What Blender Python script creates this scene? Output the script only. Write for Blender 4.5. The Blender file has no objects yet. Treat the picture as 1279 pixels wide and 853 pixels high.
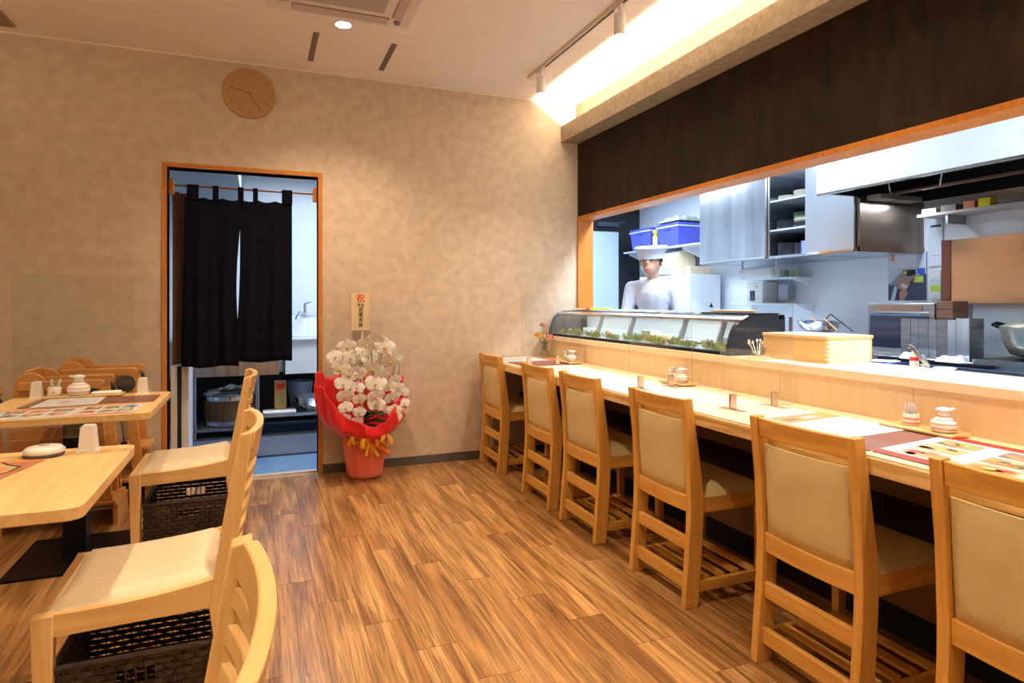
import bpy, bmesh, math, random
from math import sin, cos, pi, radians, atan2, sqrt
from mathutils import Vector, Matrix, Euler
random.seed(7)
scn = bpy.context.scene
COL = scn.collection

# ------------------------------------------------------------------ camera
F = 789.8; YAW = math.atan(315.0 / F); H = 1.18
cd = bpy.data.cameras.new('camera'); cam = bpy.data.objects.new('camera', cd); COL.objects.link(cam)
cam.location = (0, 0, H); cam.rotation_euler = (pi / 2, 0, -YAW)
cd.sensor_width = 36; cd.lens = F / 1279 * 36; cd.shift_x = 0.0; cd.shift_y = -(426.5 - 377.0) / 1279
cd.clip_start = 0.05; scn.camera = cam

# ------------------------------------------------------------------ world, exposure, large lights
w = bpy.data.worlds.new('world'); scn.world = w; w.use_nodes = True
w.node_tree.nodes['Background'].inputs[0].default_value = (0.9, 0.95, 1.0, 1)
w.node_tree.nodes['Background'].inputs[1].default_value = 0.25
vs = scn.view_settings
vs.view_transform = 'Standard'; vs.look = 'None'; vs.gamma = 1; vs.exposure = 0.70; vs.use_curve_mapping = False
WARM = (1.0, 0.75, 0.49); CREAM = (1.0, 0.82, 0.63); COOL = (0.74, 0.87, 1.0)

def area(name, loc, rot, sx, sy, power, color, spread=180):
    l = bpy.data.lights.new(name, 'AREA'); l.shape = 'RECTANGLE'; l.size = sx; l.size_y = sy
    l.energy = power; l.color = color; l.spread = radians(spread)
    o = bpy.data.objects.new(name, l); COL.objects.link(o); o.location = loc; o.rotation_euler = rot
    return o
def spot(name, loc, target, power, color, size=100, blend=0.6, r=0.03):
    l = bpy.data.lights.new(name, 'SPOT'); l.energy = power; l.color = color
    l.spot_size = radians(size); l.spot_blend = blend; l.shadow_soft_size = r
    o = bpy.data.objects.new(name, l); COL.objects.link(o); o.location = loc
    o.rotation_euler = (Vector(target) - Vector(loc)).to_track_quat('-Z', 'Y').to_euler()
    return o
# cove strip light on the stepped beam (the strip itself is built further down)
area('cove_light', (2.338, 1.2, 2.500), (radians(180), radians(-42), 0), 0.02, 6.4, 125, (1.0, 0.86, 0.66))
# a second cove strip along the left wall, out of view, washes the left of the ceiling
area('left_cove_light', (-2.50, 1.2, 2.52), (radians(180), radians(35), 0), 0.03, 6.4, 14, (1.0, 0.80, 0.56))
# cool fluorescent battens in the kitchen and the washing-up room
for i, (x, y) in enumerate([(2.90, 1.0), (2.90, 3.4), (3.30, 5.4)]):
    area('kitchen_light', (x, y, 2.50 if y < 4.6 else 2.41), (0, 0, 0), 0.35, 1.2, (46, 50, 34)[i], COOL)
for i, (x, y) in enumerate([(0.6, 5.55), (-0.9, 5.6)]):
    area('back_room_light', (x, y, 2.40), (0, 0, 0), 1.2, 0.3, 24, COOL)
# recessed downlights of the dining room: x, y
DOWN = [(0.44, 3.685), (0.44, 1.35), (0.44, -0.9), (-0.62, 2.55), (-0.62, 0.6), (-1.7, 3.4), (-1.7, 1.2)]
for x, y in DOWN:
    spot('downlight_lamp', (x, y, 2.735), (x, y, 0), (66 if x > 0 else 50 if x > -1 else 24), WARM, 128 if x > 0 else 96, 0.8, 0.045)
# track spots aimed at the counter
TRACK_Y = [3.87, 2.87, 1.87, 0.87, -0.1]
for y in TRACK_Y:
    spot('track_lamp', (1.752, y, 2.585), (1.82, y, 0.75), 36, CREAM, 96, 0.9, 0.03)

area('showcase_light', (2.22, 3.43, 1.088), (0, 0, 0), 0.03, 1.9, 1.9, COOL)  # added lamp, none seen, to brighten the inside of the showcase
for x in (3.84, 4.05): area('hood_lamp_light', (x, 2.98, 1.85), (0, 0, 0), 0.14, 0.08, 1.3, COOL)

# ------------------------------------------------------------------ materials
def mat(name, col=(0.8, 0.8, 0.8), rough=0.5, metal=0.0, spec=0.5, emit=None, es=0.0, trans=0.0, coat=0.0, sheen=0.0):
    m = bpy.data.materials.new(name); m.use_nodes = True
    b = m.node_tree.nodes['Principled BSDF']
    b.inputs['Base Color'].default_value = (*col, 1); b.inputs['Roughness'].default_value = rough
    b.inputs['Metallic'].default_value = metal; b.inputs['Specular IOR Level'].default_value = spec
    b.inputs['Transmission Weight'].default_value = trans; b.inputs['Coat Weight'].default_value = coat
    b.inputs['Sheen Weight'].default_value = sheen
    if emit: b.inputs['Emission Color'].default_value = (*emit, 1); b.inputs['Emission Strength'].default_value = es
    return m
def N(m, t, **k):
    n = m.node_tree.nodes.new(t)
    for a, v in k.items(): setattr(n, a, v)
    return n
def L(m, a, b): m.node_tree.links.new(a, b)
def noise_mat(name, c1, c2, scale=(1, 1, 1), ns=5, detail=5, rough=0.6, lo=0.3, hi=0.7, bump=0.0, bs=40, metal=0.0, rnd=False, spec=0.5, dist=0.0):
    """two tones mixed by stretched noise in object space, optional fine bump and per-object offset"""
    m = mat(name, c1, rough, metal, spec); b = m.node_tree.nodes['Principled BSDF']
    tc = N(m, 'ShaderNodeTexCoord'); mp = N(m, 'ShaderNodeMapping'); mp.inputs['Scale'].default_value = scale
    L(m, tc.outputs['Object'], mp.inputs[0])
    if rnd:
        oi = N(m, 'ShaderNodeObjectInfo'); mu = N(m, 'ShaderNodeMath', operation='MULTIPLY'); mu.inputs[1].default_value = 37.0
        L(m, oi.outputs['Random'], mu.inputs[0]); cx = N(m, 'ShaderNodeCombineXYZ')
        L(m, mu.outputs[0], cx.inputs[0]); L(m, mu.outputs[0], cx.inputs[1]); L(m, mu.outputs[0], cx.inputs[2])
        L(m, cx.outputs[0], mp.inputs[1])
    n = N(m, 'ShaderNodeTexNoise'); n.inputs['Scale'].default_value = ns; n.inputs['Detail'].default_value = detail
    n.inputs['Distortion'].default_value = dist
    L(m, mp.outputs[0], n.inputs['Vector'])
    r = N(m, 'ShaderNodeValToRGB'); r.color_ramp.elements[0].position = lo; r.color_ramp.elements[1].position = hi
    r.color_ramp.elements[0].color = (*c1, 1); r.color_ramp.elements[1].color = (*c2, 1)
    L(m, n.outputs['Fac'], r.inputs[0]); out = r.outputs[0]
    if rnd:
        hs = N(m, 'ShaderNodeHueSaturation'); mr = N(m, 'ShaderNodeMapRange'); mr.inputs[3].default_value = 0.90; mr.inputs[4].default_value = 1.10
        L(m, oi.outputs['Random'], mr.inputs[0]); L(m, mr.outputs[0], hs.inputs['Value']); L(m, out, hs.inputs['Color']); out = hs.outputs[0]
    L(m, out, b.inputs['Base Color'])
    if bump:
        n2 = N(m, 'ShaderNodeTexNoise'); n2.inputs['Scale'].default_value = bs; n2.inputs['Detail'].default_value = 3
        L(m, tc.outputs['Object'], n2.inputs['Vector'])
        bp = N(m, 'ShaderNodeBump'); bp.inputs['Strength'].default_value = bump; bp.inputs['Distance'].default_value = 0.003
        L(m, n2.outputs['Fac'], bp.inputs['Height']); L(m, bp.outputs[0], b.inputs['Normal'])
    return m
def wood(name, c1, c2, axis='z', rough=0.38, k=1.0, ns=3.0, rnd=False, lo=0.3, hi=0.72, spec=0.45, dist=0.4):
    s = {'x': (0.9 * k, 14 * k, 14 * k), 'y': (14 * k, 0.9 * k, 14 * k), 'z': (14 * k, 14 * k, 0.9 * k)}[axis]
    return noise_mat(name, c1, c2, s, ns, 4, rough, lo, hi, rnd=rnd, spec=spec, dist=dist)
def glass(name, tint=(0.97, 0.98, 0.98), ior=1.45):
    m = bpy.data.materials.new(name); m.use_nodes = True; nt = m.node_tree; nt.nodes.clear()
    o = N(m, 'ShaderNodeOutputMaterial'); mx = N(m, 'ShaderNodeMixShader'); f = N(m, 'ShaderNodeFresnel'); f.inputs[0].default_value = ior
    t = N(m, 'ShaderNodeBsdfTransparent'); t.inputs[0].default_value = (*tint, 1)
    g = N(m, 'ShaderNodeBsdfGlossy'); g.inputs['Roughness'].default_value = 0.0
    ge = N(m, 'ShaderNodeNewGeometry'); iv = N(m, 'ShaderNodeMath', operation='SUBTRACT'); iv.inputs[0].default_value = 1.0; L(m, ge.outputs['Backfacing'], iv.inputs[1])
    mu = N(m, 'ShaderNodeMath', operation='MULTIPLY'); L(m, f.outputs[0], mu.inputs[0]); L(m, iv.outputs[0], mu.inputs[1]); m2 = N(m, 'ShaderNodeMath', operation='MULTIPLY'); m2.inputs[1].default_value = 1.7; m2.use_clamp = True; L(m, mu.outputs[0], m2.inputs[0])
    L(m, m2.outputs[0], mx.inputs[0]); L(m, t.outputs[0], mx.inputs[1]); L(m, g.outputs[0], mx.inputs[2]); L(m, mx.outputs[0], o.inputs[0])
    return m

CW1, CW2 = (0.61, 0.30, 0.058), (0.79, 0.45, 0.11)        # chair beech, honey
HW = {a: wood('honey_wood_' + a, CW1, CW2, a) for a in 'xyz'}
LW = {a: wood('pale_wood_' + a, (0.72, 0.45, 0.17), (0.84, 0.58, 0.27), a, 0.35) for a in 'xyz'}   # left tables and chairs
CT = wood('counter_wood', (0.86, 0.70, 0.49), (0.90, 0.76, 0.57), 'y', 0.33, 0.6)
CTE = wood('counter_edge_wood', (0.58, 0.33, 0.10), (0.86, 0.62, 0.30), 'y', 0.4, 0.9, 3.0, lo=0.40, hi=0.58)
PNL = wood('panel_wood', (0.86, 0.64, 0.37), (0.90, 0.72, 0.46), 'z', 0.45, 0.9, rnd=True)
ORW = wood('orange_trim_wood', (0.50, 0.17, 0.022), (0.62, 0.25, 0.04), 'z', 0.4)
CHW = wood('child_seat_wood', (0.60, 0.27, 0.065), (0.72, 0.36, 0.10), 'x', 0.45)
WALL = noise_mat('wallpaper_beige', (0.57, 0.47, 0.36), (0.67, 0.57, 0.45), (1, 1, 1.0), 15, 10, 0.85, 0.34, 0.66, 0.25, 90, spec=0.2)
CEIL = noise_mat('ceiling_paper', (0.83, 0.75, 0.66), (0.88, 0.80, 0.71), (1, 6, 1), 6, 5, 0.9, 0.3, 0.7, 0.12, 60, spec=0.2)
DARK = noise_mat('wallpaper_dark_brown', (0.013, 0.0075, 0.0045), (0.032, 0.019, 0.011), (1, 1, 0.4), 14, 8, 0.85, 0.3, 0.7, 0.5, 160, spec=0.25)
BEAM = noise_mat('wallpaper_beam_taupe', (0.22, 0.165, 0.11), (0.31, 0.24, 0.165), (1, 1, 1), 30, 6, 0.85, 0.3, 0.7, 0.3, 120, spec=0.2)
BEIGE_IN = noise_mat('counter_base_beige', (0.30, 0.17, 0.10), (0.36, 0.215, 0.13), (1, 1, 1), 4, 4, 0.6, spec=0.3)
BASEB = mat('baseboard_grey', (0.09, 0.085, 0.075), 0.5)
KWALL = noise_mat('kitchen_wall_white', (0.70, 0.76, 0.84), (0.76, 0.82, 0.88), (1, 1, 1), 2, 3, 0.35)
KPANEL = mat('white_panel', (0.84, 0.88, 0.93), 0.25)
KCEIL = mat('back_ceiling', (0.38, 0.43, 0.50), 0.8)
KFLOOR = noise_mat('blue_vinyl_floor', (0.10, 0.20, 0.36), (0.14, 0.26, 0.44), (1, 1, 1), 6, 5, 0.45)
MATG = noise_mat('grey_rubber_mat', (0.06, 0.07, 0.11), (0.12, 0.135, 0.19), (1, 1, 1), 60, 4, 0.9)
STEEL = noise_mat('brushed_steel', (0.50, 0.53, 0.57), (0.74, 0.77, 0.80), (5, 5, 0.5), 2, 4, 0.24, metal=1.0)
STEELD = noise_mat('dull_steel', (0.30, 0.31, 0.34), (0.42, 0.43, 0.46), (1, 1, 10), 5, 4, 0.35, metal=1.0)
SPLASHREF = noise_mat('tinted_steel_panel', (0.68, 0.44, 0.27), (0.76, 0.51, 0.32), (1, 1, 2), 2, 3, 0.28, metal=0.9)  # stainless steel; the brown dining room reflection is put into the base colour
CABREF = noise_mat('brownish_steel', (0.20, 0.15, 0.12), (0.26, 0.20, 0.16), (1, 1, 4), 3, 3, 0.3, metal=0.85)  # stainless cabinet end with a brown reflection painted into its colour
CHROME = mat('chrome', (0.8, 0.82, 0.85), 0.08, 1.0)
BLACK = mat('black_metal', (0.006, 0.006, 0.007), 0.45, spec=0.2)
BLACKM = mat('black_matte', (0.010, 0.010, 0.012), 0.8)
NAVY = noise_mat('black_navy_cloth', (0.003, 0.004, 0.010), (0.007, 0.008, 0.016), (1, 1, 1), 60, 3, 0.95, spec=0.1)
WHITE = mat('white_plastic', (0.82, 0.80, 0.77), 0.35)
WPAINT = mat('white_paint', (0.78, 0.76, 0.74), 0.5)
LEATH = noise_mat('beige_leatherette', (0.64, 0.51, 0.25), (0.71, 0.58, 0.31), (1, 1, 1), 9, 4, 0.5, bump=0.25, bs=220)
SEATL = noise_mat('cream_leatherette', (0.78, 0.66, 0.45), (0.83, 0.71, 0.50), (1, 1, 1), 6, 4, 0.42, bump=0.12, bs=200)
WICK = noise_mat('dark_wicker', (0.014, 0.008, 0.005), (0.055, 0.034, 0.022), (1, 1, 1), 30, 3, 0.5, rnd=False)
ACRYL = glass('clear_acrylic')
def edge_mat():
    m = bpy.data.materials.new('acrylic_edge'); m.use_nodes = True; m.node_tree.nodes.clear()
    o = N(m, 'ShaderNodeOutputMaterial'); mx = N(m, 'ShaderNodeMixShader'); mx.inputs[0].default_value = 0.45
    t = N(m, 'ShaderNodeBsdfTransparent'); d = N(m, 'ShaderNodeBsdfPrincipled'); d.inputs['Base Color'].default_value = (0.75, 0.72, 0.68, 1); d.inputs['Roughness'].default_value = 0.2
    L(m, t.outputs[0], mx.inputs[1]); L(m, d.outputs[0], mx.inputs[2]); L(m, mx.outputs[0], o.inputs[0]); return m
AEDGE = edge_mat()
CASEGL = glass('case_glass', (0.95, 0.98, 0.97)); CUPGL = glass('cup_glass', (0.9, 0.93, 0.93))
RED = mat('red_wrap_paper', (0.74, 0.006, 0.010), 0.5, sheen=0.2)
PINK = noise_mat('salmon_wrap_paper', (0.78, 0.13, 0.08), (0.86, 0.22, 0.15), (1, 1, 1), 7, 3, 0.5)
RIB = mat('orange_ribbon', (0.90, 0.25, 0.02), 0.35); RIBY = mat('yellow_ribbon', (0.90, 0.52, 0.04), 0.35)
PETAL = mat('white_petal', (0.93, 0.93, 0.92), 0.6); PETAL.node_tree.nodes['Principled BSDF'].inputs['Subsurface Weight'].default_value = 0.0
LIP = mat('yellow_lip', (0.75, 0.50, 0.03), 0.5); GREEN = noise_mat('dark_leaf', (0.012, 0.05, 0.018), (0.03, 0.10, 0.03), (1, 1, 1), 8, 3, 0.35)
GREENL = noise_mat('garnish_green', (0.16, 0.26, 0.06), (0.45, 0.52, 0.22), (1, 1, 1), 40, 3, 0.6); STEMG = mat('stem_green', (0.10, 0.22, 0.06), 0.5)
SIGNW = wood('sign_wood', (0.74, 0.58, 0.33), (0.80, 0.66, 0.42), 'z', 0.6)
INK = mat('black_ink', (0.01, 0.01, 0.01), 0.7); REDINK = mat('red_ink', (0.80, 0.03, 0.01), 0.7)
PAPER = mat('white_paper', (0.66, 0.66, 0.69), 0.45); PBROWN = mat('brown_placemat', (0.20, 0.075, 0.055), 0.4)
PORANGE = mat('orange_print', (0.70, 0.28, 0.08), 0.45); PRED = mat('red_print', (0.72, 0.03, 0.025), 0.45)
PGREY = mat('grey_print', (0.42, 0.42, 0.46), 0.5); PFOOD = [mat('print_' + n, c, 0.45) for n, c in
    (('salmon', (0.72, 0.22, 0.09)), ('tan', (0.55, 0.36, 0.16)), ('olive', (0.26, 0.28, 0.10)), ('char', (0.16, 0.12, 0.10)), ('ochre', (0.72, 0.50, 0.14)), ('bluegrey', (0.30, 0.36, 0.46)))]
CERA = mat('white_ceramic', (0.82, 0.80, 0.76), 0.2); CSTR = mat('red_stripe', (0.60, 0.10, 0.03), 0.3)
BLUEP = mat('blue_plastic', (0.06, 0.08, 0.55), 0.3); BLUEL = mat('blue_lid_plastic', (0.07, 0.09, 0.62), 0.3); LTB = mat('light_blue_rim', (0.55, 0.62, 0.90), 0.3)
YEL = mat('yellow_plastic', (0.85, 0.78, 0.02), 0.35); LTPANEL = mat('light_blue_glass_panel', (0.55, 0.70, 0.80), 0.2)
SKIN = mat('skin', (0.55, 0.30, 0.20), 0.5); CHEFW = mat('white_cook_cloth', (0.60, 0.63, 0.72), 0.95, spec=0.1); HAIR = mat('black_hair', (0.012, 0.010, 0.010), 0.6)
EMW = mat('lamp_lens', (1, 1, 1), 0.5, emit=(1.0, 0.86, 0.66), es=30); EMC = mat('batten_lens', (1, 1, 1), 0.5, emit=COOL, es=6)
EMT = mat('track_lens', (1, 1, 1), 0.5, emit=(1.0, 0.9, 0.75), es=5)
BROWNW = wood('dark_brown_wood', (0.07, 0.03, 0.012), (0.13, 0.055, 0.022), 'z', 0.4)
CLOCKW = mat('clock_face_wood', (0.46, 0.29, 0.12), 0.5); CLOCKD = mat('clock_wood_raised', (0.36, 0.15, 0.04), 0.5)
TANW = wood('tan_box_wood', (0.66, 0.42, 0.17), (0.76, 0.52, 0.24), 'y', 0.5); TANL = wood('pale_box_wood', (0.78, 0.62, 0.42), (0.84, 0.70, 0.50), 'y', 0.5)
TUBW = wood('tub_wood', (0.11, 0.055, 0.02), (0.20, 0.10, 0.04), 'z', 0.5)
DGLASS = mat('dark_smoked_end', (0.02, 0.025, 0.032), 0.15)
CASEBK = mat('case_back', (0.72, 0.78, 0.83), 0.3); SHELL = mat('shell_pink', (0.62, 0.42, 0.34), 0.4); FISH = mat('fish_silver', (0.35, 0.38, 0.38), 0.25, 0.3)
CONN = mat('terracotta_grill', (0.20, 0.10, 0.06), 0.7); CLOTH = mat('white_towel', (0.85, 0.85, 0.85), 0.95)
FLOORM = None

# ------------------------------------------------------------------ mesh helpers
class B:
    """collects primitives into ONE mesh; every face carries a material slot"""
    def __init__(s): s.v = []; s.f = []; s.m = []; s.T = None
    def add(s, vs_, fs, m=0):
        o = len(s.v)
        s.v += [(s.T @ Vector(v)) if s.T else Vector(v) for v in vs_]
        s.f += [tuple(i + o for i in f) for f in fs]
        s.m += ([m] * len(fs)) if isinstance(m, int) else list(m)
        return s
    def box(s, x0, x1, y0, y1, z0, z1, m=0):
        v = [(x, y, z) for x in (x0, x1) for y in (y0, y1) for z in (z0, z1)]
        return s.add(v, [(0, 1, 3, 2), (4, 6, 7, 5), (0, 4, 5, 1), (2, 3, 7, 6), (0, 2, 6, 4), (1, 5, 7, 3)], m)
    def prism(s, poly, ax, a, b, m=0):
        """2-D polygon extruded along ax; (u, v) are the two other axes in x,y,z order"""
        def P(u, v, w):
            return {'x': (w, u, v), 'y': (u, w, v), 'z': (u, v, w)}[ax]
        n = len(poly)
        vs_ = [P(u, v, a) for u, v in poly] + [P(u, v, b) for u, v in poly]
        return s.add(vs_, [tuple(range(n))[::-1], tuple(range(n, 2 * n))] + [(i, (i + 1) % n, n + (i + 1) % n, n + i) for i in range(n)], m)
    def lathe(s, prof, c=(0, 0, 0), n=24, m=0, axis='z', caps=True):
        vs_ = []; fs = []; ms = []
        for r, z in prof:
            for i in range(n):
                a = 2 * pi * i / n; p = (r * cos(a), r * sin(a), z)
                if axis == 'x': p = (z, p[0], p[1])
                if axis == 'y': p = (p[0], z, p[1])
                vs_.append((p[0] + c[0], p[1] + c[1], p[2] + c[2]))
        for k in range(len(prof) - 1):
            mm = m[k] if isinstance(m, (list, tuple)) else m
            for i in range(n):
                j = (i + 1) % n; fs.append((k * n + i, k * n + j, (k + 1) * n + j, (k + 1) * n + i)); ms.append(mm)
        if caps:
            fs.append(tuple(range(n))[::-1]); ms.append(m[0] if isinstance(m, (list, tuple)) else m)
            q = (len(prof) - 1) * n; fs.append(tuple(range(q, q + n))); ms.append(m[-1] if isinstance(m, (list, tuple)) else m)
        return s.add(vs_, fs, ms)
    def tube(s, pts, r, n=8, m=0, flat=None):
        pts = [Vector(p) for p in pts]; rr = r if isinstance(r, (list, tuple)) else [r] * len(pts)
        vs_ = []; fs = []; up = None
        for i, p in enumerate(pts):
            d = (pts[min(i + 1, len(pts) - 1)] - pts[max(i - 1, 0)]).normalized()
            if up is None: up = Vector((0, 0, 1)) if abs(d.z) < 0.9 else Vector((1, 0, 0))
            a = d.cross(up).normalized(); b = a.cross(d).normalized(); up = b
            fl = flat or 1.0
            for k in range(n):
                t = 2 * pi * k / n; vs_.append(p + a * rr[i] * cos(t) + b * rr[i] * fl * sin(t))
        for i in range(len(pts) - 1):
            for k in range(n):
                j = (k + 1) % n; fs.append((i * n + k, i * n + j, (i + 1) * n + j, (i + 1) * n + k))
        fs.append(tuple(range(n))[::-1]); q = (len(pts) - 1) * n; fs.append(tuple(range(q, q + n)))
        return s.add(vs_, fs, m)
    def ball(s, c, r, n=12, m=0, sc=(1, 1, 1)):
        vs_ = []; k = n // 2
        for i in range(1, k):
            t = pi * i / k
            for j in range(n):
                a = 2 * pi * j / n; vs_.append((c[0] + r * sc[0] * sin(t) * cos(a), c[1] + r * sc[1] * sin(t) * sin(a), c[2] + r * sc[2] * cos(t)))
        t0 = len(vs_); vs_.append((c[0], c[1], c[2] + r * sc[2])); vs_.append((c[0], c[1], c[2] - r * sc[2])); fs = []
        for i in range(k - 2):
            for j in range(n):
                q = (j + 1) % n; fs.append((i * n + j, (i + 1) * n + j, (i + 1) * n + q, i * n + q))
        for j in range(n):
            q = (j + 1) % n; fs.append((t0, j, q)); fs.append((t0 + 1, (k - 2) * n + q, (k - 2) * n + j))
        return s.add(vs_, fs, m)
    def grid(s, fn, nu, nv, m=0, thick=None, closed=False):
        """fn(u,v)->point, u,v in 0..1"""
        vs_ = [fn(i / nu, j / nv) for i in range(nu + (0 if closed else 1)) for j in range(nv + 1)]
        fs = []
        for i in range(nu):
            for j in range(nv):
                a = i * (nv + 1) + j; b = ((i + 1) % nu if closed else i + 1) * (nv + 1) + j
                fs.append((a, b, b + 1, a + 1))
        return s.add(vs_, fs, m)

def obj(name, b, mats, parent=None, smooth=0.6, bevel=0.0, loc=None, solid=0.0, sub=0):
    me = bpy.data.meshes.new(name); me.from_pydata([tuple(v) for v in b.v], [], b.f)
    if not isinstance(mats, (list, tuple)): mats = [mats]
    for m in mats: me.materials.append(m)
    me.polygons.foreach_set('material_index', b.m)
    bm = bmesh.new(); bm.from_mesh(me)
    if not solid: bmesh.ops.recalc_face_normals(bm, faces=bm.faces)
    bm.to_mesh(me); bm.free(); me.update()
    if smooth:
        me.polygons.foreach_set('use_smooth', [True] * len(me.polygons)); me.set_sharp_from_angle(angle=smooth)
    o = bpy.data.objects.new(name, me); COL.objects.link(o)
    if parent: o.parent = parent
    if loc: o.location = loc
    if sub:
        sm = o.modifiers.new('sub', 'SUBSURF'); sm.levels = sub; sm.render_levels = sub
    if solid:
        sm = o.modifiers.new('solid', 'SOLIDIFY'); sm.thickness = solid; sm.offset = 0
    if bevel:
        bv = o.modifiers.new('bevel', 'BEVEL'); bv.width = bevel; bv.segments = 2; bv.limit_method = 'ANGLE'; bv.angle_limit = radians(40)
    return o
def tag(o, label, cat, group=None):
    o['label'] = label; o['category'] = cat
    if group: o['group'] = group
    return o
def thing(name, label, cat, loc=(0, 0, 0), group=None, rotz=0.0):
    o = bpy.data.objects.new(name, None); COL.objects.link(o); o.location = loc; o.rotation_euler = (0, 0, rotz)
    o.empty_display_size = 0.1
    return tag(o, label, cat, group)
def struct(name, b, mats, **k):
    o = obj(name, b, mats, **k); o['kind'] = 'structure'; return o
def cp(o, parent=None):
    c = o.copy(); COL.objects.link(c)
    if parent: c.parent = parent; c.matrix_parent_inverse = o.matrix_parent_inverse.copy()
    for ch in [x for x in bpy.data.objects if x.parent == o]: cp(ch, c)
    return c
def dup(root, loc, label, rotz=None):
    r = cp(root); r.location = loc; r['label'] = label
    if rotz is not None: r.rotation_euler = (0, 0, rotz)
    return r
def rrect(x0, x1, y0, y1, r, n=5, rs=None):
    rs = rs or (r, r, r, r); pts = []
    for (cx, cy, a0), q in zip(((x1, y1, 0), (x0, y1, 90), (x0, y0, 180), (x1, y0, 270)), rs):
        sx = -1 if cx == x1 else 1; sy = -1 if cy == y1 else 1
        for i in range(n + 1):
            a = radians(a0 + 90 * i / n); pts.append((cx + sx * q + q * cos(a), cy + sy * q + q * sin(a)))
    return pts

# ================================================================== SETTING
YW = 4.52; ZC = 2.755; XL = -2.6; YF = -2.4; XO = 2.37
# floor: one plank per object
def floor_mat():
    m = mat('floor_plank_walnut', (0.4, 0.2, 0.08), 0.28); b = m.node_tree.nodes['Principled BSDF']
    tc = N(m, 'ShaderNodeTexCoord'); oi = N(m, 'ShaderNodeObjectInfo'); mu = N(m, 'ShaderNodeMath', operation='MULTIPLY'); mu.inputs[1].default_value = 53.0
    L(m, oi.outputs['Random'], mu.inputs[0]); cx = N(m, 'ShaderNodeCombineXYZ')
    for k in range(3): L(m, mu.outputs[0], cx.inputs[k])
    def layer(scale, ns, det, dist):
        mp = N(m, 'ShaderNodeMapping'); mp.inputs['Scale'].default_value = scale; L(m, tc.outputs['Object'], mp.inputs[0]); L(m, cx.outputs[0], mp.inputs[1])
        n = N(m, 'ShaderNodeTexNoise'); n.inputs['Scale'].default_value = ns; n.inputs['Detail'].default_value = det; n.inputs['Distortion'].default_value = dist; L(m, mp.outputs[0], n.inputs['Vector']); return n
    n1 = layer((6.5, 0.55, 1), 1.6, 3, 1.4); n2 = layer((30, 0.9, 1), 2.2, 5, 1.8)
    r1 = N(m, 'ShaderNodeValToRGB'); e = r1.color_ramp.elements; e[0].position = 0.32; e[0].color = (0.25, 0.108, 0.034, 1); e[1].position = 0.66; e[1].color = (0.60, 0.34, 0.135, 1)
    k_ = r1.color_ramp.elements.new(0.50); k_.color = (0.42, 0.21, 0.072, 1)
    L(m, n1.outputs['Fac'], r1.inputs[0])
    r2 = N(m, 'ShaderNodeMapRange'); r2.inputs[1].default_value = 0.34; r2.inputs[2].default_value = 0.56; r2.inputs[3].default_value = 0.42; r2.inputs[4].default_value = 1.0; L(m, n2.outputs['Fac'], r2.inputs[0])
    mr = N(m, 'ShaderNodeMapRange'); mr.inputs[3].default_value = 0.94; mr.inputs[4].default_value = 1.05; L(m, oi.outputs['Random'], mr.inputs[0])
    mm = N(m, 'ShaderNodeMath', operation='MULTIPLY'); L(m, r2.outputs[0], mm.inputs[0]); L(m, mr.outputs[0], mm.inputs[1])
    hs = N(m, 'ShaderNodeHueSaturation'); L(m, mm.outputs[0], hs.inputs['Value']); L(m, r1.outputs[0], hs.inputs['Color']); L(m, hs.outputs[0], b.inputs['Base Color'])
    return m
FM = floor_mat()
b = B().box(XL, XO, YF, 4.64, -0.06, -0.006)
floor = struct('floor', b, mat('floor_joint', (0.42, 0.26, 0.14), 0.6))
PWD = 0.1425; me_pl = None
pb = B(); hx, hy = PWD / 2 - 0.0003, 0.46 - 0.0005
pb.add([(-hx, -hy, -0.0065), (hx, -hy, -0.0065), (hx, hy, -0.0065), (-hx, hy, -0.0065),
        (-hx + .0003, -hy + .0004, 0), (hx - .0003, -hy + .0004, 0), (hx - .0003, hy - .0004, 0), (-hx + .0003, hy - .0004, 0)],
       [(4, 5, 6, 7), (0, 1, 5, 4), (1, 2, 6, 5), (2, 3, 7, 6), (3, 0, 4, 7)])
proto = None
for k in range(-15, 13):
    xc = 0.352 + PWD * (k + 0.5)
    if xc + hx > 2.12 or xc < -1.85: continue
    y = 2.34 - 0.2325 * k
    j0 = y - 0.92 * math.floor((y - 0.3) / 0.92) - 0.92
    yy = j0
    while yy < 4.52:
        a, c = yy, min(yy + 0.92, 4.52)
        if c - a > 0.03:
            if proto is None:
                proto = obj('plank', pb, FM, floor, smooth=0); o = proto
            else:
                o = proto.copy(); COL.objects.link(o); o.parent = floor
            o.location = (xc, (a + c) / 2, 0); o.scale = (1, (c - a) / 0.92, 1)
        yy += 0.92
fb = B()   # planks nearer than / beside the view, joined
for k in range(-21, 13):
    xc = 0.352 + PWD * (k + 0.5)
    for y0, y1 in ((YF, -0.62),) if (-1.85 <= xc and xc + hx <= 2.12) else ((YF, 4.52),):
        y = y0
        while y < y1:
            c = min(y + 0.92, y1); fb.add([(xc - hx, y, 0), (xc + hx, y, 0), (xc + hx, c - .001, 0), (xc - hx, c - .001, 0)], [(0, 1, 2, 3)]); y += 0.92
o = obj('plank_field', fb, FM, floor, smooth=0); o['kind'] = 'stuff'

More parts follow.
